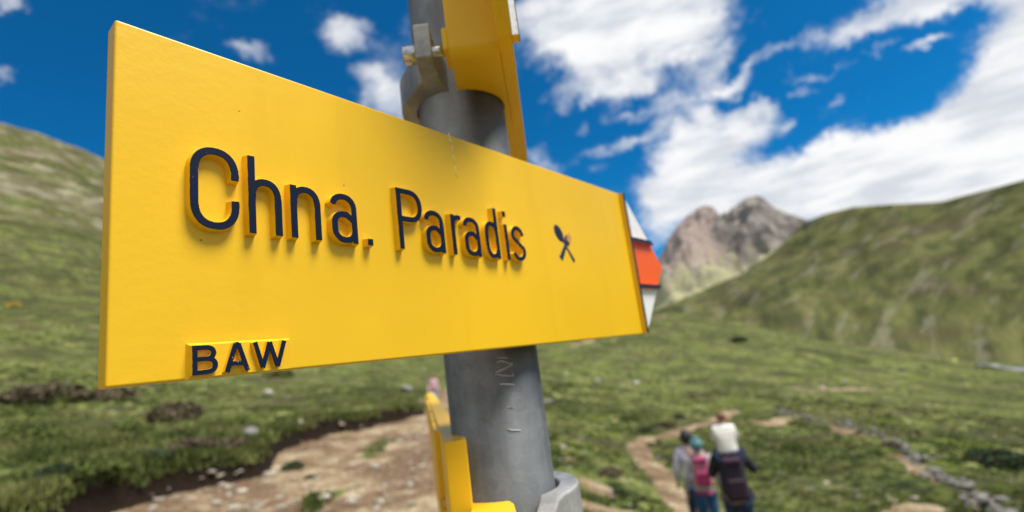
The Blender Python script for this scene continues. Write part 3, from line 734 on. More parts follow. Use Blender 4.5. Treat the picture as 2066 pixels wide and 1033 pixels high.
def slope_material(name, kind):
    m, t, p = mat(name); c = t.new('ShaderNodeTexCoord').outputs['Object']
    fl = t.new('ShaderNodeAttribute', attribute_name='flow').outputs['Vector']
    if kind == 'green':
        f1 = t.mapping(fl, sc=(.11, 1, 1))
        sk = t.mapping(t.mapping(f1, rot=(0, 0, R_(-24))), sc=(2.6, 6.5, 1))
        a = t.noise(sk, 1.0, 6, .62); b = t.noise(t.mapping(f1, sc=(6, 6, 1)), 1.2, 6, .65); cc = t.noise(c, .02, 5, .6)
        g = t.ramp(t.math('ADD', t.math('MULTIPLY', a, .5), t.math('MULTIPLY', b, .5)), [(.38, (.036, .042, .018)), (.47, (.066, .074, .026)), (.54, (.098, .104, .036)), (.64, (.150, .148, .058))])
        g = t.mix(t.math('MULTIPLY', t.smooth(cc, .50, .64), .6), g, (.080, .064, .040))
        rock = t.smooth(t.math('ADD', t.noise(t.mapping(t.mapping(f1, (3, 1, 0), (0, 0, R_(-38))), sc=(2.4, 6.0, 1)), 1.0, 5, .6), t.math('MULTIPLY', t.noise(c, .05, 4, .6), .25)), .665, .76)
        t.link(t.mix(t.math('MULTIPLY', rock, .50), g, (.185, .175, .125)), p.inputs['Base Color'])
    else:
        a = t.noise(t.mapping(fl, rot=(0, 0, R_(20)), sc=(.9, 3, 1)), 1.3, 7, .66, .5); b = t.noise(c, .012, 6, .65)
        sp = t.new('ShaderNodeSeparateXYZ'); t.link(fl, sp.inputs[0])
        rock = t.ramp(t.math('ADD', t.math('MULTIPLY', a, .5), t.math('MULTIPLY', b, .5)), [(.38, (.050, .050, .050)), (.46, (.125, .115, .105)), (.54, (.21, .19, .17)), (.64, (.31, .28, .24))])
        pink = t.smooth(t.math('ADD', sp.outputs['X'], t.math('MULTIPLY', t.math('SUBTRACT', a, .5), 9)), 23.4, 21.0)
        rock = t.mix(t.math('MULTIPLY', pink, .55), rock, (.36, .275, .235))
        low = t.smooth(t.math('ADD', sp.outputs['Y'], t.math('MULTIPLY', t.math('SUBTRACT', a, .5), .9)), .72, .25)
        t.link(t.mix(low, rock, (.33, .32, .18)), p.inputs['Base Color'])
    p.inputs['Roughness'].default_value = 1; p.inputs['Specular IOR Level'].default_value = .05
    return m
m_slope = slope_material('mountain_turf', 'green'); m_peak = slope_material('mountain_rock', 'rock')
RAZ = [8, 15.4, 18.7, 21.5, 24, 27, 30.4, 31.9, 34.4, 37.3, 39.4, 40.7, 42.7, 45.9, 55, 80]
RTN = [.02, .060, .074, .088, .098, .125, .165, .171, .1725, .163, .154, .149, .1505, .152, .18, .20]
def z_valley(az, r0): return base_h(az, np.full_like(az, r0))-4.0
def z_peak(az, r0): return np.full_like(az, .005*r0)
ridge_sheet('mountain_slope', (6, 85), RAZ, RTN, 230, lambda a: np.interp(a, [6, 18, 30, 45, 85], [520, 620, 800, 700, 500]), z_valley, 620, 220, m_slope, .024, 50, power=1.7, rough=.006, fr=.012)
PAZ = [0, 6, 10, 13, 15.8, 17.2, 18.3, 19.6, 20.3, 20.9, 21.6, 22.3, 23.0, 23.7, 24.2, 24.9, 25.5, 26.1, 26.7, 27.2, 27.9, 29.0, 30.4, 34, 40]
PTN = [.02, .04, .06, .10, .150, .185, .203, .221, .226, .230, .222, .216, .207, .205, .214, .226, .230, .232, .229, .223, .203, .184, .166, .12, .08]
ridge_sheet('mountain', (2, 42), PAZ, PTN, 900, 2400, z_peak, 700, 240, m_peak, .034, 80, power=1.0, rough=.034, fr=.0075, ed=.30, gf=.28)

# small helper: where a line of sight meets the ground
RG_ = np.exp(np.linspace(math.log(3.0), math.log(300), 700))
def on_ground(px, py, detail=True):
    d = ray(px, py); h = math.hypot(d[0], d[1]); x, y, z = d/h
    g = H(RG_*x, RG_*y, detail); hit = np.nonzero(RG_*z < g)[0]
    k = hit[0] if len(hit) else len(RG_)-1
    r = RG_[k]
    if k > 0:
        a = RG_[k-1]*z-g[k-1]; b = RG_[k]*z-g[k]; r = RG_[k-1]+(RG_[k]-RG_[k-1])*a/(a-b+1e-9)
    return Vector((r*x, r*y, float(g[k]))), float(r)

# river in the valley
m, t, p = mat('river_water'); c = t.new('ShaderNodeTexCoord').outputs['Object']
t.link(t.ramp(t.noise(c, .35, 5, .7), [(.42, (.10, .11, .10)), (.58, (.42, .45, .46)), (.66, (.75, .77, .78))]), p.inputs['Base Color']); p.inputs['Roughness'].default_value = .25
m_water = m
rp = []
for a_, r_ in ((39.4, 128), (40.0, 122), (40.8, 119), (41.6, 115), (42.4, 112), (43.4, 108), (44.6, 106), (46, 105), (50, 104)):
    x_, y_ = pol(a_, r_); rp.append(Vector((x_, y_, float(H(np.array(x_), np.array(y_))))))
vs = []; 
for i, q in enumerate(rp):
    a = rp[max(i-1, 0)]; b = rp[min(i+1, len(rp)-1)]; d = (b-a); d.z = 0; d = d.normalized() if d.length > 0 else Vector((1, 0, 0)); n = Vector((-d.y, d.x, 0))
    wd = 1.5+.9*math.sin(i*2.1)
    for k in (-1, 0, 1): 
        v = q+n*k*wd; vs.append((v.x, v.y, max(float(H(np.array(v.x), np.array(v.y))), q.z)+.35))
fs = [(3*i+k, 3*i+k+1, 3*i+k+4, 3*i+k+3) for i in range(0, len(rp)-1) for k in (0, 1)]
tag(mesh_arrays('river', vs, fs, m_water), kind='structure')

# ---- rocks
def rock_material(name, lo, hi):
    m, t, p = mat(name); c = t.new('ShaderNodeTexCoord').outputs['Object']
    t.link(t.ramp(t.noise(c, 9, 5, .65), [(.35, lo), (.65, hi)]), p.inputs['Base Color']); p.inputs['Roughness'].default_value = .9
    bump(t, p, t.noise(c, 25, 4), .01); return m
m_rock = rock_material('pale_stone', (.28, .24, .18), (.52, .47, .38))
m_rockg = rock_material('grey_stone', (.12, .12, .115), (.28, .27, .25))
m_rockd = rock_material('dark_stone', (.03, .032, .035), (.09, .09, .09))
def rock_arrays(sx, sy, sz, seed, sub=2):
    bm = bmesh.new(); bmesh.ops.create_icosphere(bm, subdivisions=sub, radius=1)
    rr = random.Random(seed); ox, oy, oz = rr.random()*50, rr.random()*50, rr.random()*50
    planes = [(Vector((rr.gauss(0, 1), rr.gauss(0, 1), rr.gauss(0, 1))).normalized(), rr.uniform(.62, .9)) for _ in range(6)]
    for v in bm.verts:
        d = v.co.normalized(); k = 1+.18*float(fbm(np.array(d.x*1.5+ox), np.array(d.y*1.5+oy+d.z*1.1), 3, seed))
        co = d*k
        for n, h in planes:
            e = co.dot(n)-h
            if e > 0: co -= n*e*.85
        v.co = Vector((co.x*sx, co.y*sy, co.z*sz))
    return bm
def rock(name, loc, s, label, cat, m, group=None, seed=0, flat=.6):
    bm = rock_arrays(s, s*random.uniform(.7, 1.0), s*flat, seed, 2)
    o = obj(name, bm, m, smooth=False); o.location = loc; o.rotation_euler = (0, 0, random.uniform(0, 6.28))
    tag(o, label, cat, group); return o
sd = 0
NAMED = [(545, 962, 30, 'pale round stone on the bare soil, topmost of the close pair below the bank'), (487, 995, 26, 'white stone lying in the soil left of the pale round stone'),
 (437, 1020, 24, 'white stone cut by the lower edge of the picture, leftmost of the large pale ones'), (615, 985, 20, 'small cream stone between the big pale stones and the grass patch'),
 (755, 945, 26, 'cream stone in the middle of the grassy patch on the eroded path'), (655, 1008, 28, 'flat cream slab at the bottom of the eroded path'),
 (508, 880, 46, 'flat grey slab lying on the grass lip above the dark bank'), (605, 862, 18, 'small pale stone on the edge of the turf bank'),
 (820, 790, 34, 'dark grey boulder in the grass left of the distant hiker'), (540, 798, 30, 'white stone in the grass right below the letters BAW')]
for (px, py, wd, lab) in NAMED:
    v, r = on_ground(px, py); sd += 1; s = wd/FPX*r*.5*.80
    rock('boulder' if s > .35 else 'stone', v+Vector((0, 0, s*.25)), s, lab, 'stone', m_rockg if 'grey' in lab else m_rock, seed=sd)
NAMED2 = [(1104, 812, 34, 'rounded grey boulder in the grass close to the right edge of the post', m_rockg), (1135, 905, 30, 'pale stone at the grass edge just above the lower clamp', m_rock),
 (1206, 770, 26, 'white stone in the meadow, left one of the two right of the post', m_rock), (1284, 776, 30, 'white stone in the meadow, right one of the two right of the post', m_rock),
 (1142, 757, 16, 'small white stone in the meadow close under the big board', m_rock), (1175, 885, 22, 'pale flat stone in the short grass right of the post', m_rockg),
 (1820, 748, 20, 'dark boulder at the left end of the short pale path across the valley', m_rockd), (1925, 729, 24, 'yellow green lichen covered boulder by the valley path', rock_material('lichen_stone', (.28, .30, .07), (.48, .50, .16))),
 (1660, 782, 18, 'small white stone beside the middle valley path, left one', m_rock), (1706, 772, 18, 'small white stone beside the middle valley path, right one', m_rock),
 (1960, 688, 60, 'broad pale boulder on the far river bank', m_rock), (1668, 975, 20, 'small white stone in the grass right of the walkers', m_rock)]
for (px, py, wd, lab, mm) in NAMED2:
    v, r = on_ground(px, py); sd += 1; s = wd/FPX*r*.5*.60
    rock('boulder' if s > .3 else 'stone', v+Vector((0, 0, s*.05)), s, lab, 'stone', mm, seed=sd)
# loose stones nobody would tell apart on the eroded path, and along the trail
protos = [rock_arrays(1, .85, .6, 100+i, 2) for i in range(5)]; pm = []
for b in protos:
    me = bpy.data.meshes.new('stone'); b.to_mesh(me); b.free(); me.materials.append(m_rock); pm.append(me)
pm2 = [me.copy() for me in pm]
for me in pm2: me.materials.clear(); me.materials.append(m_rockg)
def scatter(n, fn, s0, s1, meshes, label, group):
    k = 0; tries = 0
    while k < n and tries < n*60:
        tries += 1; px, py = fn()
        v, r = on_ground(px, py)
        if r > 60: continue
        o = bpy.data.objects.new('stone', random.choice(meshes)); s = random.uniform(s0, s1)*(random.random()**1.2*.9+.5)
        o.location = v+Vector((0, 0, s*.15)); o.scale = (s, s*random.uniform(.7, 1), s*random.uniform(.5, .9)); o.rotation_euler = (random.uniform(-.2, .2), random.uniform(-.2, .2), random.uniform(0, 6.3))
        link(o); tag(o, label, 'stone', group); k += 1
def r_soil():
    while True:
        px = random.uniform(300, 860); py = random.uniform(860, 1033); d = ray(px, py)
        v, r = on_ground(px, py, False)
        if float(soil_sd(np.array(v.x), np.array(v.y))) > .05: return px, py
scatter(120, r_soil, .035, .10, pm, 'one of the many small cream stones strewn over the bare soil of the eroded path', 'small stones on the eroded path')
def r_right(): return random.uniform(1115, 1360), random.uniform(860, 1033)
scatter(45, r_right, .022, .055, pm+pm2, 'one of the small pale stones in the thin grass between the post and the trail', 'small stones between post and trail')
def r_mead(): return random.uniform(1540, 2066), random.uniform(770, 1033)
scatter(60, r_mead, .03, .07, pm+pm2, 'one of the small pale stones dotted over the meadow right of the walkers', 'small stones in the right-hand meadow')
def r_left(): return random.uniform(0, 860), random.uniform(720, 900)
scatter(16, r_left, .035, .07, pm2+pm, 'one of the small pale stones in the grass above the bank', 'small stones in the grass above the bank')

# ---- low dry stone wall on the right
wall_px = [(1570, 832), (1600, 838), (1640, 846), (1690, 856), (1740, 872), (1790, 893), (1840, 920), (1890, 955), (1935, 985), (1975, 1010), (2020, 1040), (2060, 1070)]
wv = [on_ground(*q)[0] for q in wall_px]
wb = bmesh.new(); seed = 0
def add_rock(bm, loc, s, seed, zs=.7, rot=0):
    b = rock_arrays(s, s*.8, s*zs, seed, 1); me = bpy.data.meshes.new('tmp'); b.to_mesh(me); b.free()
    me.transform(Matrix.Translation(loc) @ Matrix.Rotation(rot, 4, 'Z')); bm.from_mesh(me); bpy.data.meshes.remove(me)
for i in range(len(wv)-1):
    a, b = wv[i], wv[i+1]; n = max(2, int((b-a).length/.20))
    for j in range(n):
        q = a.lerp(b, j/n); z = float(H(np.array(q.x), np.array(q.y)))
        gap = vnoise(np.array(i*3.1+j*.35), np.array(2.0), 7)
        for lay in range(2 if gap > .25 else 1):
            for kk in range(2):
                seed += 1; s = random.choice((.05, .07, .09, .11, .15))*random.uniform(.8, 1.2)
                x = q.x+random.gauss(0, .09); y = q.y+random.gauss(0, .09)
                if random.random() < .12: continue
                add_rock(wb, Vector((x, y, z-.01+lay*.08+random.uniform(-.03, .03))), s*(1-.15*lay), seed, .7, random.uniform(0, 6))
o = obj('stone_wall', wb, rock_material('wall_stone', (.09, .085, .08), (.26, .24, .21))); tag(o, 'low rubble wall of grey stones running down the meadow at the right', 'stone wall')

# ---- grass: clumps of blades over the near meadow
def grass_clumps(n, r0, r1, az0, az1, hgt, seed, lip=False):
    rg = np.random.default_rng(seed)
    r = np.exp(rg.uniform(math.log(r0), math.log(r1), n)); az = rg.uniform(az0, az1, n)
    x = r*np.sin(np.radians(az)); y = r*np.cos(np.radians(az)); s = soil_mask(x, y); z = H(x, y)
    dens = vnoise(x*.7, y*.7, 61)*.7+vnoise(x*2.5, y*2.5, 62)*.3
    keep = (s < .35) & (dens > .36)
    if lip:
        d_, s_, t_ = dist_poly(x, y, BANK); sd_ = d_*s_+.30*fbm(x*.8, y*.8, 3, 5); keep = (sd_ > -.04) & (sd_ < .30)
    x, y, z, r, dens = x[keep], y[keep], z[keep], r[keep], dens[keep]; n = len(x)
    nb = 9
    hh = hgt*(.5+1.1*(dens-.3))*rg.uniform(.6, 1.3, n)*(1+r*.012)
    X = np.repeat(x, nb)+rg.normal(0, .05, n*nb)*np.repeat(1+r*.03, nb); Y = np.repeat(y, nb)+rg.normal(0, .05, n*nb)*np.repeat(1+r*.03, nb); Z = np.repeat(z, nb)-.01
    HH = np.repeat(hh, nb)*rg.uniform(.5, 1.2, n*nb); an = rg.uniform(0, 2*np.pi, n*nb); wd = (.006+.0012*np.repeat(r, nb))*rg.uniform(.7, 1.4, n*nb)
    lean = rg.uniform(.1, .8, n*nb); la = rg.uniform(0, 2*np.pi, n*nb)
    cx, cy = np.cos(an)*wd, np.sin(an)*wd; tx, ty = X+np.cos(la)*lean*HH, Y+np.sin(la)*lean*HH
    P = np.stack([np.stack([X-cx, Y-cy, Z], -1), np.stack([X+cx, Y+cy, Z], -1), np.stack([tx, ty, Z+HH], -1)], 1).reshape(-1, 3)
    F = np.arange(len(P)).reshape(-1, 3)
    hue = np.repeat(np.repeat(vnoise(x*.9, y*.9, 90)*.6+rg.uniform(0, .4, n), nb)*.8+rg.uniform(0, .2, n*nb), 3)
    return P, F, hue
parts = [grass_clumps(60000, 8.0, 26, -62, -10, .15, 5, True), grass_clumps(15000, 5.5, 34, -58, -4, .085, 1), grass_clumps(13000, 5.0, 34, -4, 56, .065, 2), grass_clumps(2600, 9, 17, -50, -20, .14, 3)]
# overhanging tufts along the lip of the bank
Vg = []; Fg = []; Hg = []; off = 0
for P, F_, hu in parts: Vg.append(P); Fg.append(F_+off); Hg.append(hu); off += len(P)
m, t, p = mat('grass_blades'); hue = t.new('ShaderNodeAttribute', attribute_name='hue').outputs['Fac']
t.link(t.ramp(hue, [(.12, (.030, .042, .012)), (.35, (.070, .092, .024)), (.55, (.125, .150, .040)), (.75, (.22, .21, .08)), (.92, (.13, .092, .048))]), p.inputs['Base Color'])
p.inputs['Roughness'].default_value = .8; p.inputs['Specular IOR Level'].default_value = .15
tag(mesh_arrays('grass', np.vstack(Vg), np.vstack(Fg), m, smooth=False, attrs={'hue': ('FLOAT', np.concatenate(Hg))}), 'short tufted alpine grass over the near meadow', 'grass', kind='stuff')

# ---- cushions of heather and juniper
def shrub_mesh(seed, m, n=900):
    rg = np.random.default_rng(seed); ph = rg.uniform(0, 2*np.pi, n); ct = rg.uniform(-.1, 1, n); st = np.sqrt(1-np.clip(ct, -1, 1)**2)
    lump = 1+.28*fbm(np.cos(ph)*2+seed, np.sin(ph)*2+ct*2, 3, seed); rad = rg.uniform(.55, 1.0, n)**.5*lump
    c = np.stack([np.cos(ph)*st*rad, np.sin(ph)*st*rad, ct*rad*.55], -1)
    s = rg.uniform(.05, .12, n); a = rg.normal(0, 1, (n, 3)); a /= np.linalg.norm(a, axis=1)[:, None]; b = np.cross(a, rg.normal(0, 1, (n, 3))); b /= np.linalg.norm(b, axis=1)[:, None]
    P = np.stack([c-a*s[:, None], c+b*s[:, None]*.6, c+a*s[:, None], c-b*s[:, None]*.6], 1).reshape(-1, 3)
    me_o = mesh_arrays('foliage', P, np.arange(4*n).reshape(-1, 4), m, smooth=False)
    return me_o
m_heath = simple('heather_leaves', (.115, .090, .052), .9, var=.45, scale=3); m_jun = simple('juniper_leaves', (.035, .055, .018), .9, var=.4, scale=3); m_fl = simple('yellow_flowers', (.62, .38, .02), .7, var=.2, scale=9)
m_bil = simple('bilberry_leaves', (.10, .13, .024), .9, var=.4, scale=3)
base_sh = {}
for k, (mm, sds) in {'h': (m_heath, (1, 2)), 'j': (m_jun, (3, 4)), 'b': (m_bil, (5, 6))}.items():
    base_sh[k] = []
    for s_ in sds:
        o = shrub_mesh(s_, mm); base_sh[k].append(o.data); bpy.data.objects.remove(o)
m_twig = simple('shrub_stem', (.10, .07, .045), .9)
bm = bmesh.new()
for i in range(7): a = i*.9; tube(bm, (0, 0, -.12), (.5*math.cos(a), .5*math.sin(a), .3), .03, .012, n=5)
stem_me = bpy.data.meshes.new('stem'); bm.to_mesh(stem_me); bm.free(); stem_me.materials.append(m_twig)
SHR = [('h', 350, 845, 95, 'brown heather cushion on the slope left of the flat grey slab'), ('h', 80, 810, 110, 'broad brown heather cushion at the left edge under the big board'), ('h', 210, 805, 80, 'brown heather cushion directly below the lower left corner of the big board'),
 ('b', 60, 880, 70, 'yellow green bilberry cushion near the left edge'), ('j', 590, 945, 44, 'dark green juniper tuft in the bare soil, left of two'), ('j', 625, 965, 28, 'dark green juniper tuft in the bare soil, small right one'),
 ('h', 470, 905, 70, 'brown heather cushion on the lip of the bank by the flat slab'), ('j', 300, 930, 70, 'dark green bush on the lip of the bank at the left'), ('b', 190, 950, 80, 'bright green cushion on the turf above the dark bank, lower left'),
 ('b', 560, 760, 60, 'yellow green cushion in the grass below the letters BAW'), ('j', 1370, 845, 30, 'dark green bush in the meadow left of the path bend'), ('j', 1300, 870, 34, 'dark green bush in the meadow above the path bend'),
 ('b', 1270, 850, 46, 'bright green cushion in the meadow up left of the path bend'), ('h', 1340, 862, 40, 'brown heather cushion just above the path bend'), ('j', 2030, 940, 80, 'dark green bush at the right edge beyond the stone wall'),
 ('j', 1985, 925, 46, 'dark green bush next to the one at the right edge'), ('j', 1250, 1000, 40, 'dark bush in the grass between post and trail'), ('h', 1230, 960, 54, 'brown heather cushion between post and trail'),
 ('h', 1800, 905, 44, 'brown heather cushion against the stone wall'), ('b', 1600, 905, 50, 'bright green cushion in the grass right of the carried child'), ('j', 1490, 690, 34, 'dark bush on the meadow crest above the walkers'), ('h', 380, 905, 80, 'brown heather cushion above the bank between two dark bushes'),
 ('j', 110, 965, 60, 'dark green bush at the lower left corner above the bank'), ('b', 250, 870, 64, 'light green cushion on the slope below the big board corner')]
for k, px, py, wd, lab in SHR:
    v, r = on_ground(px, py); s = wd/FPX*r*.5
    e = empty('heather_shrub' if k == 'h' else ('juniper_shrub' if k == 'j' else 'bilberry_shrub'), v); e.scale = (s, s*.9, s*random.uniform(.7, .95)); e.rotation_euler.z = random.uniform(0, 6)
    tag(e, lab, 'shrub', 'low shrubs on the alpine meadow')
    link(bpy.data.objects.new('foliage', random.choice(base_sh[k])), e); link(bpy.data.objects.new('stem', stem_me), e)
v, r = on_ground(28, 618); fo = shrub_mesh(9, m_fl, 260); fo.name = 'foliage'; e = empty('flower_clump', v); fo.parent = e; s = 9/FPX*r; e.scale = (s, s, s*1.2)
tag(e, 'tiny orange yellow flower clump alone on the left hillside', 'flowers')
link(bpy.data.objects.new('stem', stem_me), e)

# ------------------------------------------------------------------ people
def cloth(name, col, **k): return simple(name, col, .85, 0, k.get('var', .15), k.get('scale', 14), bdist=.002, bscale=50)
m_skin = simple('skin', (.56, .33, .22), .55, var=.06)
def skin(name, verts, edges, radii, m, parent, root=0, sub=2):
    me = bpy.data.meshes.new(name); me.from_pydata([tuple(v) for v in verts], edges, []); me.materials.append(m)
    o = bpy.data.objects.new(name, me); link(o, parent)
    sk = o.modifiers.new('skin', 'SKIN'); sk.use_smooth_shade = True
    for i, r in enumerate(radii):
        d = me.skin_vertices[0].data[i]; d.radius = (r, r) if not isinstance(r, tuple) else r
    me.skin_vertices[0].data[root].use_root = True
    su = o.modifiers.new('sub', 'SUBSURF'); su.levels = sub; su.render_levels = sub
    return o
def chain(*groups):
    """groups: lists of (pos, radius) sharing joints through equal positions"""
    V = []; Rr = []; E = []; idx = {}
    def vid(p, r):
        k = tuple(round(c, 4) for c in p)
        if k not in idx: idx[k] = len(V); V.append(p); Rr.append(r)
        return idx[k]
    for g in groups:
        ids = [vid(p, r) for p, r in g]
        for a, b in zip(ids, ids[1:]):
            if (a, b) not in E and a != b: E.append((a, b))
    return V, E, Rr
def person(loc, yaw, h, J, C, label, name='person', scale_w=1.0, group=None):
    """J: joints for a 1 m tall figure facing +y; C: clothing materials"""
    root = empty(name, loc); root.rotation_euler.z = yaw; root.scale = (h, h, h); tag(root, label, 'person', group)
    w = scale_w
    g = lambda k: J[k]
    pel, wai, che, nek, hed, top = g('pelvis'), g('waist'), g('chest'), g('neck'), g('head'), g('top')
    V, E, Rr = chain([(pel, (.092*w, .068*w)), (wai, (.075*w, .058*w)), (che, (.098*w, .066*w)), (nek, .032), (hed, (.044, .054)), (top, (.040, .046))],
        *[[(che, (.098*w, .066*w)), (g('sh'+s), .032*w), (g('el'+s), .023*w), (g('wr'+s), .015), (g('ha'+s), .017)] for s in 'LR'],
        *[[(pel, (.092*w, .068*w)), (g('hip'+s), .052*w), (g('kn'+s), .034*w), (g('an'+s), .021), (g('to'+s), .020)] for s in 'LR'])
    body = skin('body', V, E, Rr, m_skin, root)
    # face: nose, ears, eyes, mouth on the head, facing +y
    hv = Vector(hed)
    bm = bmesh.new(); bmesh.ops.create_icosphere(bm, subdivisions=2, radius=.008, matrix=Matrix.Translation(hv+Vector((0, .056, -.003))) @ Matrix.Diagonal((.8, 1.2, 1.5, 1))); obj('nose', bm, m_skin, root, True)
    for sx in (-1, 1):
        bm = bmesh.new(); bmesh.ops.create_icosphere(bm, subdivisions=2, radius=.012, matrix=Matrix.Translation(hv+Vector((sx*.045, .002, 0))) @ Matrix.Diagonal((.35, .8, 1.25, 1))); obj('ear', bm, m_skin, root, True)
        bm = bmesh.new(); bmesh.ops.create_icosphere(bm, subdivisions=1, radius=.006, matrix=Matrix.Translation(hv+Vector((sx*.018, .050, .010)))); obj('eye', bm, m_hair_d, root, True)
    bm = bmesh.new(); bmesh.ops.create_icosphere(bm, subdivisions=1, radius=.010, matrix=Matrix.Translation(hv+Vector((0, .050, -.024))) @ Matrix.Diagonal((1.2, .5, .3, 1))); obj('mouth', bm, cloth('lips', (.4, .14, .12)), root, True)
    # fingers
    for s in 'LR':
        ha = Vector(g('ha'+s)); wr = Vector(g('wr'+s)); d = (ha-wr).normalized(); sd_ = d.orthogonal().normalized()
        gv = []; 
        for f in range(4):
            o0 = ha+sd_*(f-1.5)*.008; L = (.026, .031, .029, .022)[f]
            gv.append([(tuple(ha), .011), (tuple(o0+d*.012), .0045), (tuple(o0+d*(.012+L*.6)), .0042), (tuple(o0+d*(.010+L)+d.cross(sd_)*.010), .0038)])
        gv.append([(tuple(ha), .011), (tuple(ha+sd_*.020+d*.002), .0052), (tuple(ha+sd_*.026+d*.014), .0045)])
        Vh, Eh, Rh = chain(*gv); skin('hand', Vh, Eh, Rh, m_skin, root, sub=1)
    # jacket
    k = 1.16
    mid = tuple((a+b)/2 for a, b in zip(wai, pel)); hem = tuple(np.array(pel)+np.array([0, 0, -.03]))
    gr = [[(hem, (.104*w, .084*w)), (mid, (.098*w, .078*w)), (wai, (.092*w, .074*w)), (che, (.116*w, .082*w)), (nek, .040)]]
    for s in 'LR':
        e, wv_ = g('el'+s), g('wr'+s); short = C.get('short'+s)
        a = [(che, (.116*w, .082*w)), (g('sh'+s), .043*w), (e, .034*w)]
        if not short: a.append((tuple(np.array(e)*.08+np.array(wv_)*.92), .025*w))
        gr.append(a)
    V, E, Rr = chain(*gr); skin('jacket', V, E, Rr, C['top'], root)
    gr = []
    pel2 = tuple(np.array(pel)+np.array([0, 0, .01]))
    for s in 'LR': gr.append([(pel2, (.096*w, .076*w)), (g('hip'+s), .060*w), (g('kn'+s), .042*w), (tuple(np.array(g('kn'+s))*.1+np.array(g('an'+s))*.9), .031*w)])
    V, E, Rr = chain(*gr); skin('trousers', V, E, Rr, C['legs'], root)
    for s in 'LR':
        a = Vector(g('an'+s)); b = Vector(g('to'+s))
        V, E, Rr = chain([(tuple(a-Vector((0, .018, .004))), .024), (tuple(a.lerp(b, .5)), .025), (tuple(b), .021)]); skin('shoe', V, E, Rr, C['shoe'], root, sub=1)
    # hair or hat
    bm = bmesh.new(); bmesh.ops.create_icosphere(bm, subdivisions=3, radius=1, matrix=Matrix.Identity(4))
    for v_ in list(bm.verts):
        if v_.co.y > .55 and v_.co.z < .35: v_.co.y = .55+(v_.co.y-.55)*.1
        n_ = 1+.05*float(fbm(np.array(v_.co.x*3+9), np.array(v_.co.z*3+v_.co.y*2), 2, 5)); v_.co *= n_
    bmesh.ops.transform(bm, matrix=Matrix.Translation(hv+Vector((0, -.010, .014+C.get('hairz', 0)))) @ Matrix.Diagonal((.058, .066, .066*C.get('hairl', 1), 1)), verts=bm.verts)
    obj(C.get('headname', 'hair'), bm, C['hair'], root, True)
    if 'bun' in C:
        bm = bmesh.new(); bmesh.ops.create_icosphere(bm, subdivisions=2, radius=C['bun'], matrix=Matrix.Translation(hv+Vector((0, -.03, .075)))); obj('hair_bun' if C.get('headname', 'hair') == 'hair' else 'hat_bobble', bm, C['bunm'], root, True)
    return root
m_hair_d = simple('dark_hair', (.012, .011, .012), .6)
def walk(arms='down', stride=.5, lean=.02):
    J = dict(pelvis=(0, 0, .53), waist=(0, lean*.5, .63), chest=(0, lean, .74), neck=(0, lean*1.3, .845), head=(0, lean*1.6+.005, .915), top=(0, lean*1.6, .955),
        shL=(-.105, lean, .795), shR=(.105, lean, .795), hipL=(-.05, 0, .49), hipR=(.05, 0, .49),
        knL=(-.055, .07*stride*2, .275), knR=(.055, -.01, .27), anL=(-.055, .13*stride*1.6, .045), anR=(.055, -.17*stride*1.6, .06), toL=(-.06, .13*stride*1.6+.09, .022), toR=(.06, -.17*stride*1.6+.085, .022))
    if arms == 'down':
        J.update(elL=(-.15, -.02, .635), elR=(.15, .0, .635), wrL=(-.155, .045, .50), wrR=(.155, .09, .51), haL=(-.152, .065, .455), haR=(.15, .115, .47))
    elif arms == 'hold':      # holding the feet of a carried child in front of the chest
        J.update(elL=(-.150, .05, .655), elR=(.178, .03, .665), wrL=(-.085, .12, .73), wrR=(.10, .125, .735), haL=(-.06, .135, .765), haR=(.07, .14, .77))
    return J
def backpack(parent_pos, yaw, size, mb, mt, label, wfac=1.0):
    root = empty('backpack', parent_pos); root.rotation_euler.z = yaw; tag(root, label, 'backpack')
    sx, sy, sz = size
    bm = bmesh.new(); bmesh.ops.create_cube(bm, size=1, matrix=Matrix.Diagonal((sx, sy, sz, 1)))
    for v in bm.verts:
        if v.co.z > 0: v.co.x *= .78; v.co.y *= .75
    o = obj('bag', bm, mb, root); s_ = o.modifiers.new('b', 'BEVEL'); s_.width = min(sx, sy)*.32; s_.segments = 5
    bm = bmesh.new(); bmesh.ops.create_cube(bm, size=1, matrix=Matrix.Translation((0, -sy*.58, -sz*.16)) @ Matrix.Diagonal((sx*.68, sy*.36, sz*.46, 1)))
    o = obj('front_pocket', bm, mt, root); s_ = o.modifiers.new('b', 'BEVEL'); s_.width = sy*.14; s_.segments = 4
    bm = bmesh.new(); bmesh.ops.create_cube(bm, size=1, matrix=Matrix.Translation((0, -sy*.05, sz*.47)) @ Matrix.Diagonal((sx*.7, sy*.9, sz*.14, 1)))
    o = obj('lid', bm, mt, root); s_ = o.modifiers.new('b', 'BEVEL'); s_.width = sz*.05; s_.segments = 4
    for s in (-1, 1):
        bm = bmesh.new(); pts = [(s*sx*.3, sy*.4, sz*.42), (s*sx*.36, sy*.9, sz*.60), (s*sx*.40, sy*1.7, sz*.50), (s*sx*.42, sy*1.95, sz*.15), (s*sx*.40, sy*1.2, -sz*.25), (s*sx*.38, sy*.4, -sz*.38)]
        for a, b in zip(pts, pts[1:]): tube(bm, a, b, sx*.055, n=8)
        obj('shoulder_strap', bm, mb, root)
    return root
def place(px, py, depth):
    """point on the ray at a given optical depth"""
    return ray(px, py)*depth
def gz(x, y): return float(H(np.array(x), np.array(y), False))

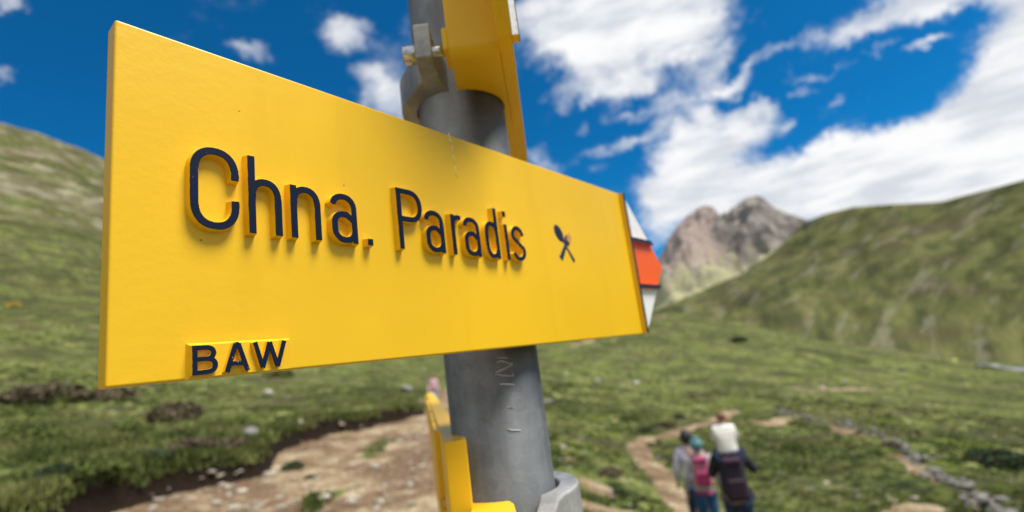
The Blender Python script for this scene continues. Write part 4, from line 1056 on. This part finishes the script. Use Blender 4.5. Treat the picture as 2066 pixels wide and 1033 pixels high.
m_black = cloth('black_cloth', (.012, .013, .020)); m_pack = cloth('dark_pack', (.022, .014, .030)); m_packt = cloth('plum_panel', (.030, .012, .026)); m_jean = cloth('dark_jeans', (.012, .030, .075)); m_jean2 = cloth('blue_jeans', (.02, .085, .21))
m_shoe = cloth('shoe_leather', (.08, .06, .05)); m_brown = simple('brown_hair', (.17, .070, .032), .6, var=.3, scale=40)
m, t, p = mat('striped_jumper'); c = t.new('ShaderNodeTexCoord').outputs['Object']; s_ = t.new('ShaderNodeSeparateXYZ'); t.link(c, s_.inputs[0])
wv_ = t.math('SINE', t.math('MULTIPLY', s_.outputs['Z'], 95.0)); t.link(t.ramp(wv_, [(.30, (.80, .79, .78)), (.62, (.40, .42, .52)), (.85, (.74, .66, .42))]), p.inputs['Base Color']); p.inputs['Roughness'].default_value = .9
m_jump = m
# adult with backpack carrying a child
ax_, ay_, _ = place(1474, 940, 6.3); az_ = gz(ax_, ay_); yaw = R_(-14)
adult_h = (place(1474, 934, 6.3)[2]-az_)/.80
adult_h = min(max(adult_h, 1.6), 2.0)
adult = person((ax_, ay_, az_), yaw, adult_h, walk('hold', .35, .03), dict(top=m_black, legs=m_jean, shoe=m_shoe, hair=m_brown, shortR=True), 'adult in black top and dark jeans seen from behind, carrying a child on the shoulders', scale_w=1.08)
fwd = Vector((-math.sin(yaw), math.cos(yaw), 0)); rgt = Vector((math.cos(yaw), math.sin(yaw), 0)); A_ = Vector((ax_, ay_, az_))
backpack(A_-fwd*.205+Vector((0, 0, adult_h*.665)), yaw, (.29, .19, .46), m_pack, m_packt, 'black and plum backpack on the back of the adult carrying the child')
ch_h = .98
JC = dict(pelvis=(0, 0, .53), waist=(0, .01, .63), chest=(0, .03, .745), neck=(0, .055, .85), head=(0, .07, .93), top=(0, .07, .975),
    shL=(-.105, .03, .80), shR=(.105, .03, .80), elL=(-.13, .09, .66), elR=(.13, .09, .66), wrL=(-.06, .18, .69), wrR=(.06, .18, .69), haL=(-.04, .21, .71), haR=(.04, .21, .71),
    hipL=(-.06, .03, .50), hipR=(.06, .03, .50), knL=(-.085, .22, .47), knR=(.085, .22, .47), anL=(-.075, .235, .24), anR=(.075, .235, .24), toL=(-.075, .31, .225), toR=(.075, .31, .225))
cl_ = A_-fwd*.05+Vector((0, 0, adult_h*.835-.515*ch_h))
child = person(cl_, yaw, ch_h, JC, dict(top=m_jump, legs=cloth('navy_leggings', (.015, .03, .07)), shoe=m_shoe, hair=m_brown), 'brown haired child in white striped jumper sitting on the shoulders of the adult', scale_w=1.38)
# child in a teal hat with a pink backpack, and the dark haired walker in lilac beside
kx, ky, _ = place(1412, 940, 6.9); kz = gz(kx, ky); kh = (place(1412, 903, 6.75)[2]-kz)/.925
kh = min(max(kh, 1.25), 1.75); yk = R_(-12)
m_teal = simple('teal_wool', (.10, .24, .27), .9, var=.3, scale=60); m_lil = cloth('lilac_jacket', (.52, .48, .58), var=.25, scale=10); m_grey = cloth('grey_jumper', (.42, .40, .42), var=.2, scale=9); m_pink = cloth('pink_bag', (.50, .16, .26)); m_mag = cloth('magenta_pocket', (.36, .03, .12)); m_plum = cloth('magenta_hem', (.40, .06, .16))
kid = person((kx, ky, kz), yk, kh, walk('down', .35, .0), dict(top=m_grey, legs=m_jean2, shoe=m_shoe, hair=m_teal, headname='hat', bun=.022, bunm=m_teal), 'child in teal hat, pale grey jumper and blue jeans wearing a pink backpack')
K_ = Vector((kx, ky, kz)); fk = Vector((-math.sin(yk), math.cos(yk), 0))
backpack(K_-fk*.15+Vector((0, 0, kh*.70)), yk, (.24, .14, .34), m_pink, m_mag, 'pink backpack with magenta pocket on the back of the child in the teal hat')
V, E, Rr = chain([((0, 0, .535), (.105, .085)), ((0, 0, .50), (.103, .083)), ((0, 0, .475), (.098, .08))]); skin('jumper_hem', V, E, Rr, m_plum, kid)
lx, ly, _ = place(1391, 925, 7.5); lz = gz(lx, ly); lh = (place(1397, 888, 7.3)[2]-lz)/.925; lh = min(max(lh, 1.3), 1.9)
lil = person((lx, ly, lz), R_(-10), lh, walk('down', .3, .0), dict(top=m_lil, legs=m_jean, shoe=m_shoe, hair=m_hair_d, hairl=1.15), 'black haired walker in a lilac jacket, mostly hidden behind the child in the teal hat')
# distant hiker on the path behind the lower sign
hx, hy, _ = place(876, 800, 24); hz = gz(hx, hy); hh_ = min(max((place(872, 758, 24)[2]-hz)/.95, 1.45), 1.9)
hik = person((hx, hy, hz), R_(190), hh_, walk('down', .5, .0), dict(top=cloth('pink_white_top', (.66, .42, .47), var=.4, scale=6), legs=cloth('light_blue_trousers', (.12, .28, .50)), shoe=m_shoe, hair=simple('auburn_hair', (.16, .05, .03), .6)), 'distant hiker in pinkish top and blue trousers on the path left of the post', scale_w=1.1)
V, E, Rr = chain([((0, 0, .60), (.112, .09)), ((0, 0, .56), (.114, .092)), ((0, 0, .52), (.11, .09))]); skin('waist_jacket', V, E, Rr, cloth('red_cloth', (.55, .05, .07)), hik)
print('people', adult_h, kh, lh, hh_, az_, kz, lz, hz)
